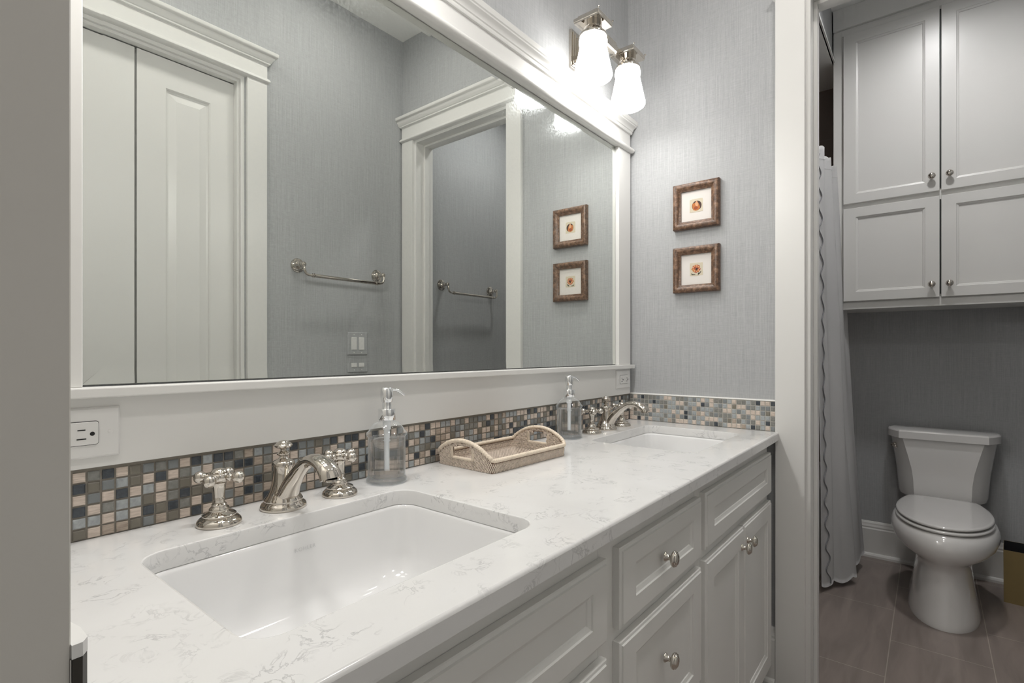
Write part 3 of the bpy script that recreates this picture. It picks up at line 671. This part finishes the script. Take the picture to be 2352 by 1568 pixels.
# ------------------------------------------------------------------ woven tray
def tray():
    Lx, Wy = .288, .184; h0 = .029; hh = .066
    t = thing('serving_tray', 'whitewashed woven rattan tray with two arched handles between the sinks', 'tray', (.884 + Lx / 2 + .002, .8525, CT), radians(-2.0))
    rc = .014
    # perimeter param
    pts = []; 
    loop = rrect(-Lx / 2, Lx / 2, -Wy / 2, Wy / 2, rc, 5)
    # resample uniformly
    P = [Vector((x, y, 0)) for x, y in loop]; P.append(P[0]); acc = [0]
    for a, b_ in zip(P, P[1:]): acc.append(acc[-1] + (b_ - a).length)
    T = acc[-1]
    def at(s):
        s %= T
        for i in range(len(P) - 1):
            if acc[i + 1] >= s:
                u = (s - acc[i]) / max(1e-9, acc[i + 1] - acc[i]); p = P[i].lerp(P[i + 1], u); d = (P[i + 1] - P[i]).normalized()
                return p, d
        return P[0], (P[1] - P[0]).normalized()
    def height(p):
        # arches on the two short ends
        ex = Lx / 2 - abs(p.x)
        if ex > .045: return h0
        w = abs(p.y) / (Wy / 2)
        if ex < .004:
            g = max(0, 1 - min(1, w) ** 2.1) ** .95
            k = 1.0
            top = h0 + (hh - h0) * g
            return top
        return h0 + .0
    def hole(p, z):
        return abs(abs(p.x) - Lx / 2) < .004 and abs(p.y - .002) < .032 and .0235 < z < height(p) - .0125
    lean = .006
    def out(p, d, z): 
        n = Vector((d.y, -d.x, 0)); return p + n * (lean * (z / h0 - 1) * .5) + Vector((0, 0, z))
    bmc = BM(); bmw = BM()
    ns = int(T / .0047); rowh = .0054
    for i in range(ns):
        s = T * i / ns
        p, d = at(s); H = height(p); nrm = Vector((d.y, -d.x, 0))
        nr = int((H - .003) / rowh)
        for r in range(nr):
            z = .0035 + rowh * r
            if hole(p, z): continue
            ss = s + (.0023 if r % 2 else 0); q, dq = at(ss); nq = Vector((dq.y, -dq.x, 0))
            c = out(q, dq, z); a = dq * (.0016 if r % 2 else -.0016) + Vector((0, 0, .0033)); 
            # bead: elongated 6-gon prism slanted, bulging
            for side in (1, -1):
                cc = c + nq * (.0016 * side)
                A_ = a.normalized(); U = nq; V = A_.cross(U)
                rings = []
                for tt, rr in ((-1, .35), (-.6, .95), (.6, .95), (1, .35)):
                    o = cc + a * tt
                    rings.append([o + U * (.0014 * rr * cos(2 * pi * k / 6)) + V * (.00165 * rr * sin(2 * pi * k / 6)) for k in range(6)])
                loft(bmw, rings)
    # dark core strips, painting the shade in the weave gaps
    for i in range(ns):
        p, d = at(T * i / ns); q, e = at(T * (i + 1) / ns); n1 = Vector((d.y, -d.x, 0)); n2 = Vector((e.y, -e.x, 0))
        H = min(height(p), height(q)); m_ = (p + q) / 2
        if abs(abs(m_.x) - Lx / 2) < .004 and abs(m_.y - .002) < .032 and H > .05:
            spans = ((.001, .0225), (H - .0125, H))
        else: spans = ((.001, H),)
        for z0, z1 in spans:
            if z1 - z0 < .001: continue
            a = .0006
            v_ = [out(p, d, z0) + n1 * a, out(q, e, z0) + n2 * a, out(q, e, z1) + n2 * a, out(p, d, z1) + n1 * a, out(p, d, z0) - n1 * a, out(q, e, z0) - n2 * a, out(q, e, z1) - n2 * a, out(p, d, z1) - n1 * a]
            vs = [bmc.verts.new(x) for x in v_]
            for f in ((0, 1, 2, 3), (7, 6, 5, 4), (0, 4, 5, 1), (3, 2, 6, 7), (0, 3, 7, 4), (1, 5, 6, 2)): bmc.faces.new([vs[k] for k in f])
    # floor
    box(bmc, -Lx / 2 + .003, Lx / 2 - .003, -Wy / 2 + .003, Wy / 2 - .003, .0006, .0022)
    nx, ny = 46, 30
    for i in range(nx):
        for j in range(ny):
            x = -Lx / 2 + .006 + (Lx - .012) * (i + .5) / nx; y = -Wy / 2 + .006 + (Wy - .012) * (j + .5) / ny
            # weave direction follows the nearest side (mitred)
            side = (Lx / 2 - abs(x)) < (Wy / 2 - abs(y))
            a = Vector((.0012, .0025, 0)) if side else Vector((.0028, .0010 if (i + j) % 2 else -.0010, 0))
            A_ = a.normalized(); U = Vector((0, 0, 1)); V = A_.cross(U); rings = []
            for tt, rr in ((-1, .4), (-.4, 1), (.4, 1), (1, .4)):
                o = Vector((x, y, .0028)) + a * tt
                rings.append([o + U * (.0010 * rr * cos(2 * pi * k / 5)) + V * (.0017 * rr * sin(2 * pi * k / 5)) for k in range(5)])
            loft(bmw, rings)
    link('woven_panel', bmw, 'rattan', t, smooth=True); link('weave_shade_core', bmc, 'rattan_shade', t)
    # wrapped rim: twisted tube along the top profile
    bm = BM(); n = int(T / .0012); segs = 14
    rings = []
    C = []
    for i in range(n):
        p, d = at(T * i / n); C.append(out(p, d, height(p)))
    for _ in range(8): C = [(C[i - 1] + C[i] * 2 + C[(i + 1) % n]) / 4 for i in range(n)]
    for i in range(n):
        T_ = (C[(i + 1) % n] - C[i - 1]).normalized(); A_ = Vector((0, 0, 1)).cross(T_).normalized(); B_ = T_.cross(A_)
        ring = []
        for k in range(segs):
            ph = 2 * pi * k / segs; w = .0047 * (1 + .11 * cos(2 * pi * i / 2.75 * .5 + ph * 1.0 + i * .0))
            rr = .0047 * (1 + .13 * sin(i * 1.45 + ph))
            ring.append(bm.verts.new(C[i] + A_ * rr * cos(ph) * 1.1 + B_ * rr * sin(ph)))
        rings.append(ring)
    for i in range(n):
        a, b_ = rings[i], rings[(i + 1) % n]
        for k in range(segs): bm.faces.new((a[k], a[(k + 1) % segs], b_[(k + 1) % segs], b_[k]))
    link('wrapped_rim', bm, 'rattan_rim', t, smooth=True)
    for sx in (-1, 1):
        for sy in (-1, 1):
            bm = BM(); prof = []
            n = 26; yc = .002 + sy * .035; 
            for i in range(n + 1):
                z = .0225 + .028 * i / n
                prof.append((.0044 * (1 + .10 * cos(i * pi)), z))
            lathe(bm, prof, (sx * Lx / 2 + sx * .001, yc, 0), seg=12, sx=.8, sy=1.15); link('handle_binding', bm, 'rattan_rim', t, smooth=True)
        # lower lip of the hand hole
        bm = BM(); P2 = [Vector((sx * (Lx / 2), .002 - .034 + .068 * i / 40, .0235)) for i in range(41)]
        tube(bm, P2, [.0034 * (1 + .13 * (i % 2)) for i in range(41)], 10); link('handle_wrap', bm, 'rattan_rim', t, smooth=True)
tray()

# ------------------------------------------------------------------ pictures
def picture(yc, zc, label, kind, tilt=0):
    t = thing('framed_picture', label, 'picture', (XE, yc, zc), 0, 'small framed flower prints on the end wall')
    h = .0865; wi = .029
    def R4(bm, i, d, half=h): return [(-d, sy * (half - i), sz * (half - i)) for sy, sz in ((-1, -1), (1, -1), (1, 1), (-1, 1))]
    bm = BM()
    seq = [(0, 0.0005), (0, .0180), (.002, .0225), (.007, .0255), (.013, .0255), (.019, .0225), (.024, .0165), (wi, .0150), (wi, .0005)]
    loft(bm, [R4(bm, i, d) for i, d in seq], False, False); 
    link('frame', bm, 'rustic_wood', t, auto=35)
    bm = BM(); loft(bm, [R4(bm, wi - .001, d) for d in (.0006, .0085)]); mb = link('mount', bm, 'mat_board', t)
    bm = BM(); s = .0245
    pts = []
    rnd = random.Random(kind * 5 + 3)
    for (a0, b0), (a1, b1) in (((-1, -1), (1, -1)), ((1, -1), (1, 1)), ((1, 1), (-1, 1)), ((-1, 1), (-1, -1))):
        for k in range(6): u = k / 6; pts.append(((a0 + (a1 - a0) * u) * s + rnd.uniform(-.0009, .0009), (b0 + (b1 - b0) * u) * s + rnd.uniform(-.0009, .0009)))
    loft(bm, [[(-d, y, z) for y, z in pts] for d in (.0086, .0091)]); pr = link('print', bm, 'art_paper', mb)
    def blob(name, pts, mat, d0):
        bm = BM(); loft(bm, [[(-d, y, z) for y, z in pts] for d in (d0, d0 + .00012)]); link(name, bm, mat, mb)
    def poly(cy, cz, ry, rz, n=18, jag=.12, seed=1, a0=0, a1=2 * pi):
        r = random.Random(seed); return [(cy + ry * cos(a0 + (a1 - a0) * k / n) * (1 + r.uniform(-jag, jag)), cz + rz * sin(a0 + (a1 - a0) * k / n) * (1 + r.uniform(-jag, jag))) for k in range(n)]
    # +y is screen left
    if kind == 0:      # shell-shaped bloom
        blob('bloom', poly(-.002, -.001, .0185, .0185, jag=.05, seed=3), 'art_brown', .0091)
        blob('bloom', [(.014, .008), (.004, .010), (-.001, .018), (-.006, .012), (-.011, .002), (-.015, -.010), (-.008, -.018), (.002, -.020), (.011, -.016), (.0145, -.005)], 'art_orange', .00922)
        blob('bloom', [(.003, .012), (-.003, .016), (-.008, .004), (-.006, -.004), (.001, -.002), (.004, .004)], 'art_peach', .00934)
        blob('bloom', poly(.001, -.009, .009, .0055, jag=.35, seed=8), 'art_rust', .00946)
    else:              # ragged red flower
        for k in range(9):
            a = 2 * pi * k / 9; blob('petal', poly(.0 + .0095 * cos(a), .002 + .0095 * sin(a), .0072, .0062, 12, .3, k), 'art_red' if k % 2 else 'art_orange', .00912 + .00003 * k)
        for k in range(9):
            a = 2 * pi * k / 9 + .4; blob('petal', poly(.012 * cos(a), .003 + .010 * sin(a), .0026, .003, 8, .4, k + 20), 'art_peach', .00945)
        blob('flower_centre', poly(-.001, 0, .0045, .0055, 12, .5, 41), 'art_brown', .0096)
        blob('leaf', [(.018, -.013), (.014, -.017), (.008, -.018), (.002, -.019), (.004, -.021), (.016, -.021), (.018, -.018)], 'art_green', .0096)
        blob('leaf', [(-.008, -.012), (-.006, -.021), (-.009, -.021), (-.013, -.015), (-.018, -.008), (-.019, -.010), (-.013, -.018)], 'art_green', .0096)
    return t
picture(.690, 1.7035, 'upper small print of an orange shell-like bloom in a rustic brown frame', 0)
picture(.690, 1.4625, 'lower small print of a ragged red flower in a rustic brown frame', 1)

# ------------------------------------------------------------------ sconces
def sconce(x, label, glow='opal_glow'):
    t = thing('wall_sconce', label, 'wall light', (x, YW, 2.20), 0, 'two-light nickel sconces above the mirror')
    bm = BM()
    for s, d0, d1, in ((.066, .0004, .010), (.058, .010, .014), (.050, .014, .018), (.042, .018, .022), (.033, .022, .027)):
        box(bm, -s, s, -d1, -d0, -s, s, .001)
    box(bm, -.011, .011, -.110, -.027, -.011, .011, .001)
    box(bm, -.020, .020, -.040, -.027, -.020, .020, .001)
    link('back_plate', bm, 'nickel', t, auto=30)
    bm = BM(); yb = -.118
    box(bm, -.105, .105, yb - .010, yb + .010, -.010, .010, .001); box(bm, -.030, .030, yb - .0145, yb + .0145, -.0145, .0145, .001); box(bm, -.040, .040, yb - .012, yb + .012, -.012, .012, .001)
    link('crossbar', bm, 'nickel', t, auto=30)
    for s in (-1, 1):
        cx = s * .123; cy = -.128; bm = BM()
        box(bm, cx - .046, cx + .046, cy - .046, cy + .046, .004, .016, .0015); box(bm, cx - .036, cx + .036, cy - .036, cy + .036, .016, .026, .001)
        box(bm, cx - .044, cx + .044, cy - .044, cy + .044, .000, .004, 0)
        lathe(bm, [(.029, .001), (.029, -.009), (.026, -.012), (.027, -.015), (.0275, -.025), (.0275, -.027)], (cx, cy, 0), seg=36)
        lathe(bm, [(.034, -.026), (.043, -.030), (.0445, -.033), (.0445, -.037), (.043, -.038)], (cx, cy, 0), seg=36)
        sphere(bm, (cx + .046, cy - .046, .020), .0035, 10, 6); sphere(bm, (cx - .046, cy - .046, .020), .0035, 10, 6); sphere(bm, (cx, cy, .030), .006, 12, 8)
        sh = link('shade_holder', bm, 'nickel', t, auto=30)
        bm = BM()
        S = lambda pr: [(a, -.036 + (b_ + .046) * .90) for a, b_ in pr]
        lathe(bm, S([(.040, -.046), (.0425, -.050), (.0435, -.056), (.0455, -.062), (.0455, -.070), (.0430, -.077), (.0425, -.080), (.0462, -.100), (.0525, -.135), (.0590, -.168), (.0615, -.180), (.0620, -.187), (.0595, -.193), (.0530, -.198)]), (cx, cy, 0), seg=40)
        link('glass_shade', bm, glow, t, smooth=True)
        bm = BM(); lathe(bm, S([(.0525, -.1981), (.035, -.2025), (.015, -.204), (.0005, -.2045)]), (cx, cy, 0), seg=32, caps=False); link('shade_underside', bm, glow.replace('glow', 'down'), t, smooth=True)
    return t
sc = sconce(1.595, 'two-light polished nickel sconce with glowing white glass shades above the far sink')
sconce(.455, 'matching two-light sconce above the near sink, out of the picture at top', 'opal_glow_near')

# recessed ceiling lights
def can(x, y, label, mat, r=.075, dep=.004):
    t = thing('recessed_light', label, 'ceiling light', (x, y, CEIL))
    bm = BM(); lathe(bm, [(r + .02, -.0002), (r + .02, -dep), (r + .004, -dep - .003), (r + .0005, -dep + .001), (r + .0005, -.0002)], seg=36, caps=False); link('trim_ring', bm, 'plastic_white', t, auto=40)
    bm = BM(); lathe(bm, [(r - .001, -.0012), (r - .001, -.0022)], seg=36); link('lens', bm, mat, t)
can(.50, .0, 'round recessed ceiling light above the near half of the vanity room', 'can_glow')
can(1.40, .0, 'round recessed ceiling light above the far half of the vanity room', 'can_glow')
can(2.60, -.03, 'round recessed ceiling light over the toilet', 'can_glow_wc', .075, .034)

# ------------------------------------------------------------------ towel bars (both on the side wall, seen in the mirror)
def towel_bar(x0, label):
    t = thing('towel_bar', label, 'towel bar', (x0, YS, 1.572), 0, 'polished nickel towel bars')
    w = .466
    for a in (0, w):
        bm = BM()
        lathe(bm, [(.0345, .0003), (.035, .003), (.0335, .006), (.0300, .0075), (.0300, .0095), (.0265, .012), (.0215, .014), (.0205, .0165), (.0190, .0185), (.0120, .024), (.0095, .030), (.0088, .036), (.0105, .038), (.0105, .041), (.0085, .043), (.0078, .050), (.0085, .053), (.0125, .057), (.0130, .061), (.0105, .066), (.004, .069), (.0003, .0695)], (a, 0, 0), (0, 1, 0), 28)
        link('rosette', bm, 'nickel', t, auto=40)
    y = .060
    bm = BM(); P = catmull([(0, y, 0), (.0, y + .004, -.010), (.0008, y + .006, -.026), (.008, y + .006, -.042), (.022, y + .006, -.049), (.040, y + .006, -.050)], 6); tube(bm, P, .0062, 14, ref=(0, 1, 0)); link('arm', bm, 'nickel', t, smooth=True)
    bm = BM(); P = catmull([(w, y, 0), (w, y + .004, -.010), (w - .0008, y + .006, -.026), (w - .008, y + .006, -.042), (w - .022, y + .006, -.049), (w - .040, y + .006, -.050)], 6); tube(bm, P, .0062, 14, ref=(0, 1, 0)); link('arm', bm, 'nickel', t, smooth=True)
    bm = BM(); L_ = w - .076
    lathe(bm, [(.0065, 0), (.0065, .002), (.0098, .003), (.0098, .006), (.0068, .0075), (.0068, .011), (.0105, .0125), (.0105, .0155), (.0090, .017), (.0090, L_ - .017), (.0105, L_ - .0155), (.0105, L_ - .0125), (.0068, L_ - .011), (.0068, L_ - .0075), (.0098, L_ - .006), (.0098, L_ - .003), (.0065, L_ - .002), (.0065, L_)], (.038, y + .006, -.050), (1, 0, 0), 22)
    link('rail', bm, 'nickel', t, auto=40)
    return t
tb = towel_bar(1.327, 'polished nickel towel bar on the vanity room side wall, seen in the mirror')
dup(tb, (2.285, YS, 1.572), 'polished nickel towel bar in the toilet room, seen through the doorway in the mirror')

# ------------------------------------------------------------------ toilet-room wall cabinet
XC = 3.250
t = thing('wall_cabinet', 'tall white painted wall cabinet with four panelled doors over the toilet', 'cabinet')
bm = BM(); box(bm, XC, XB - .0005, YS + .001, .404, 1.3725, 2.85, .001); link('cabinet_box', bm, 'cabinet_paint', t)
bm = BM(); box(bm, XC - .004, XC, YS + .001, .404, 1.3730, 1.409, .001); box(bm, XC - .004, XC, .366, .404, 1.409, 2.84, .001); box(bm, XC - .004, XC, YS + .001, .366, 2.815, 2.84, .001); link('face_frame', bm, 'cabinet_paint', t)
bm = BM(); box(bm, XC - .016, XB - .001, YS + .001, .4045, 2.850, CEIL - .0005, .0015); link('top_board', bm, 'cabinet_paint', t)
for q0, q1 in ((1.43, 1.885), (1.94, 2.80)):
    bm = BM(); box(bm, XC - .0044, XC - .0001, -.0405, -.0345, q0, q1); link('door_gap_shade', bm, 'black_slot', t)  # black strip painting the shade between the doors
for y0, y1, ky in ((-.0345, .3575, -.005), (-.4320, -.0405, -.071)):
    for z0, z1, kz in ((1.924, 2.809, 1.995), (1.4145, 1.899, 1.476)):
        bm = BM(); front(bm, (XC - .0003, 0, 0), (0, 1, 0), (-1, 0, 0), y0, y1, z0, z1, .019, .0545, .0475, rec=.009, bead=False); d = link('door', bm, 'cabinet_paint', t)
        bm = BM(); lathe(bm, [(.007, 0), (.006, .003), (.005, .010), (.0075, .014), (.0135, .017), (.0155, .021), (.0145, .025), (.010, .028), (.0055, .0295), (.0003, .030)], (XC - .0193, ky, kz), (-1, 0, 0), 22); link('knob', bm, 'nickel', d, auto=50)

# ------------------------------------------------------------------ toilet
def toilet():
    yc = -.045
    t = thing('toilet', 'white two-piece toilet with closed lid below the wall cabinet', 'toilet', (3.15, yc, 0))
    ox = 3.15
    def egg(xf, xb, w, n=44, pw=2.25, fw=.62, squareb=.0):
        """elongated outline: front at xf (min x), back at xb; half width w"""
        out = []; xm = xf + (xb - xf) * fw
        for k in range(n):
            a = 2 * pi * k / n; c, s_ = cos(a), sin(a)
            if c < 0: x = xm + (xm - xf) * c; y = w * s_
            else:
                e = 2 / (2 + squareb * 6); x = xm + (xb - xm) * (abs(c) ** e); y = w * (1 if s_ > 0 else -1) * abs(s_) ** e
            if c < 0: y = w * (1 if s_ > 0 else -1) * abs(s_) ** .93
            out.append((x - ox, y))
        return out
    # pedestal + bowl in one
    bm = BM(); rings = []
    for z, xf, xb, w, fw, sq in ((0, 2.785, 3.36, .126, .45, .5), (.012, 2.785, 3.36, .127, .45, .5), (.04, 2.795, 3.355, .122, .45, .5), (.10, 2.810, 3.345, .112, .45, .5), (.16, 2.822, 3.335, .104, .46, .45), (.215, 2.828, 3.33, .100, .47, .4), (.245, 2.820, 3.33, .104, .48, .35),
                         (.268, 2.797, 3.33, .124, .52, .25), (.290, 2.772, 3.33, .160, .56, .2), (.315, 2.756, 3.33, .182, .58, .2), (.345, 2.752, 3.33, .192, .58, .2), (.370, 2.760, 3.33, .191, .58, .2), (.388, 2.772, 3.33, .183, .58, .2), (.395, 2.784, 3.325, .172, .58, .2)):
        rings.append([(x, y, z) for x, y in egg(xf, xb, w, fw=fw, squareb=sq)])
    loft(bm, rings); link('bowl', bm, 'toilet_china', t, auto=70)
    bm = BM(); loft(bm, [[(x, y, z) for x, y in rrect(3.24 - ox, 3.44 - ox, -.10, .10, .03, 5)] for z in (.27, .40)]); link('tank_deck', bm, 'toilet_china', t, auto=50)
    # seat and lid
    def slab(nm, z0, z1, xf, xb, w, dome=0):
        bm = BM(); e = .006
        def so(i):
            xm = xf + i + (xb - xf - i) * .56; wb = .128 - i * .6; bk = []; ww = w - i
            pts = [(xm - (xm - xf - i) * cos(q) - ox, (1 if sin(q) > 0 else -1) * ww * abs(sin(q)) ** .93) for q in [pi * (k / 32 - .5) for k in range(33)]]
            for k in range(1, 9):
                q = k / 8; bk.append((xm + (xb - i * .3 - xm) * q - ox, (w - i) * (1 - q * q) + wb * q * q))
            return pts + bk + [(x, -y) for x, y in bk[::-1]]
        R = [[(x, y, z) for x, y in so(i)] for i, z in ((e, z0), (0, z0 + .004), (0, z1 - .005), (.004, z1 - .001), (.012, z1), (.05, z1 + dome), (.10, z1 + dome * 1.4))]
        loft(bm, R); link(nm, bm, 'toilet_china', t, auto=60)
    slab('seat', .3990, .4125, 2.775, 3.305, .175); slab('lid', .4170, .4305, 2.779, 3.330, .173, .003)
    bm = BM()
    for s in (-1, 1):
        lathe(bm, [(.011, 0), (.013, .003), (.013, .016), (.009, .019)], (3.283 - ox, s * .078, .402), seg=16); link('hinge', bm, 'toilet_china', t, auto=40); bm = BM()
        # tank: D-shaped plan, flat front face between creases
    def plan(W, w, xfr, xs, back=XB - .020, n=12):
        """W half width, w half-width of flat front, xfr front x, xs x where side curve meets"""
        out = []
        out.append((back - ox, -W + .012)); out.append((xs + .012 - ox, -W)); 
        p0 = Vector((xs, -W)); p1 = Vector((xfr, -w)); nn = Vector((-(p1 - p0).y, (p1 - p0).x)).normalized(); nn = -nn if nn.y > 0 else nn
        for k in range(n + 1):
            u = k / n; q = p0.lerp(p1, u) + nn * (.024 * sin(pi * u ** .85)); out.append((q.x - ox, q.y))
        out += [(x, -y) for x, y in out[::-1]]
        return out
    bm = BM(); rings = []
    for z, W, w in ((.405, .166, .100), (.411, .176, .106), (.43, .182, .110), (.50, .188, .113), (.56, .193, .121), (.62, .199, .135), (.68, .206, .150), (.706, .209, .157)):
        rings.append([(x, y, z) for x, y in plan(W - .006, w, 3.352, 3.505)])
    loft(bm, rings); link('tank', bm, 'toilet_china', t, auto=24)
    bm = BM(); rings = []
    for z, g in ((.7065, -.004), (.709, 0), (.742, 0), (.748, -.003), (.750, -.008)):
        rings.append([(x, y, z) for x, y in plan(.216 + g, .172 + g, 3.338 - g, 3.515, back=XB - .012)])
    loft(bm, rings)
    link('tank_lid', bm, 'toilet_china', t, auto=24)
    bm = BM(); lathe(bm, [(.010, 0), (.011, .003), (.009, .010), (.006, .013)], (3.395 - ox, .188, .668), (-.62, .75, 0), 16)
    P = catmull([(3.388 - ox, .196, .668), (3.372 - ox, .203, .667), (3.355 - ox, .196, .664), (3.345 - ox, .180, .661)], 5)
    tube(bm, P, [.006] * (len(P) - 4) + [.007, .008, .008, .006], 12); link('flush_lever', bm, 'nickel', t, smooth=True)
toilet()

# wastebasket
t = thing('wastebasket', 'square antique-gold wastebasket with a dark inside, right of the toilet', 'wastebasket', (3.395, -.372, 0))
bm = BM()
def sq(a, z): return [(-a, -a, z), (a, -a, z), (a, a, z), (-a, a, z)]
loft(bm, [sq(.0835, 0), sq(.085, .24), sq(.0838, .24), sq(.0825, .004)]); o = link('bin', bm, 'waste_metal', t)
bm = BM(); loft(bm, [sq(.0820, .0045), sq(.0835, .2395), sq(.0828, .2395), sq(.0812, .006)]); link('inner_shell', bm, 'waste_inside', t)  # near-black shell forms the inside faces of the bin
t.rotation_euler.z = radians(-5); t.location = (3.366, -.354, 0)

# ------------------------------------------------------------------ tub
t = thing('bathtub', 'white bathtub behind the shower curtain', 'bathtub', (2.83, .745, 0))
bm = BM(); x0, x1, y0, y1 = XT + .008 - 2.83, XB - .001 - 2.83, .432 - .745, 1.059 - .745
loft(bm, [[(x, y, z) for x, y in rrect(x0 + i, x1 - i, y0 + i, y1 - i, .01 + i * .9, 5)] for i, z in ((.012, 0), (.012, .44), (0, .46), (0, .492), (.006, .50), (.06, .50), (.075, .49), (.10, .25), (.15, .12), (.2, .10))]); link('tub_shell', bm, 'tub_acrylic', t, auto=40)

# ------------------------------------------------------------------ curtain
def curtain():
    t = thing('shower_curtain', 'white shower curtain with grey scalloped edging gathered beside the tub', 'curtain', (0, 0, 0))
    top = [(2.775, .425), (2.865, .418), (2.91, .402), (2.96, .428), (3.04, .425), (3.09, .392), (3.13, .410), (3.19, .428), (3.25, .388), (3.31, .415), (3.36, .395), (3.42, .42)]
    bot = [(2.848, .400), (2.910, .381), (2.945, .366), (2.965, .354), (2.995, .335), (3.035, .300), (3.085, .288), (3.13, .318), (3.20, .296), (3.27, .280), (3.34, .276), (3.39, .33)]
    Tn = catmull([(x, y, 0) for x, y in top], 8); Bn = catmull([(x, y, 0) for x, y in bot], 8)
    nu = len(Tn); nv = 90; zt = 2.142; bm = BM(); G = []
    arcs = [0]
    for a, b_ in zip(Bn, Bn[1:]): arcs.append(arcs[-1] + (b_ - a).length)
    for j in range(nv + 1):
        v_ = j / nv; row = []
        for i in range(nu):
            e = v_ ** 1.15
            p = Tn[i].lerp(Bn[i], e)
            zb = .030 - .020 * abs(sin(pi * arcs[i] / .115 + .1)) ** .8 + .012 + .07 * min(1, max(0, (p.x - 3.02) / .36))
            zz = zt + (zb - zt) * v_
            if j == 0: zz = zt - .006 * (1 - abs(cos(i * .55)))
            p = p + Vector((0, .004 * sin(7 * v_ + i * .35), 0))
            row.append(bm.verts.new((p.x, p.y, zz)))
        G.append(row)
    for j in range(nv):
        for i in range(nu - 1): bm.faces.new((G[j][i], G[j][i + 1], G[j + 1][i + 1], G[j + 1][i]))
    bmesh.ops.solidify(bm, geom=list(bm.faces), thickness=.0012)
    c = link('cloth', bm, 'curtain_cloth', t, smooth=True)
    # scalloped grey edging: a thin cord following a wave near the leading edge
    def surf(u, v_):
        f = u * (nu - 1); k = min(int(f), nu - 2); w = f - k; e = v_ ** 1.15
        a = Tn[k].lerp(Tn[k + 1], w).lerp(Bn[k].lerp(Bn[k + 1], w), e); return Vector((a.x, a.y + .004 * sin(7 * v_ + f * .35) - .0035, zt + (.03 - zt) * v_))
    bm = BM(); P = []
    for j in range(420):
        v_ = .02 + .975 * j / 419; u = .082 + .022 * sin(v_ * 2.1 / .108 * 2 * pi)
        p = surf(u, v_); P.append(p)
    tube(bm, P, .0026, 8, ref=(0, 1, 0)); link('scalloped_trim', bm, 'curtain_trim', t, smooth=True)
    # hem line
    bm = BM(); P = [surf(i / 120, .030) + Vector((0, .0012, 0)) for i in range(121)]; tube(bm, P, .0007, 6); link('top_hem', bm, 'curtain_cloth', t, smooth=True)
    for k in range(7):
        x = 2.845 + k * .088; bm = BM()
        ang = [2 * pi * q / 24 for q in range(25)]
        tube(bm, [Vector((x + .004 * sin(a), .447 + .019 * cos(a), 2.145 + .026 * sin(a))) for a in ang], .0016, 8, ref=(1, 0, 0), caps=False)
        sphere(bm, (x, .446, 2.172), .0060, 12, 8); link('curtain_ring', bm, 'nickel', t, smooth=True)
    return t
curtain()
bm = BM(); tube(bm, [(XT + .007, .455, 2.135), (XB - .001, .455, 2.135)], .0125, 18); lathe(bm, [(.03, .0005), (.03, .006), (.018, .012), (.016, .03)], (XT + .0065, .455, 2.135), (1, 0, 0), 20)
o = link('curtain_rod', bm, 'nickel', auto=40); tag(o, 'round nickel shower curtain rod above the tub, behind the curtain top', 'curtain rod')
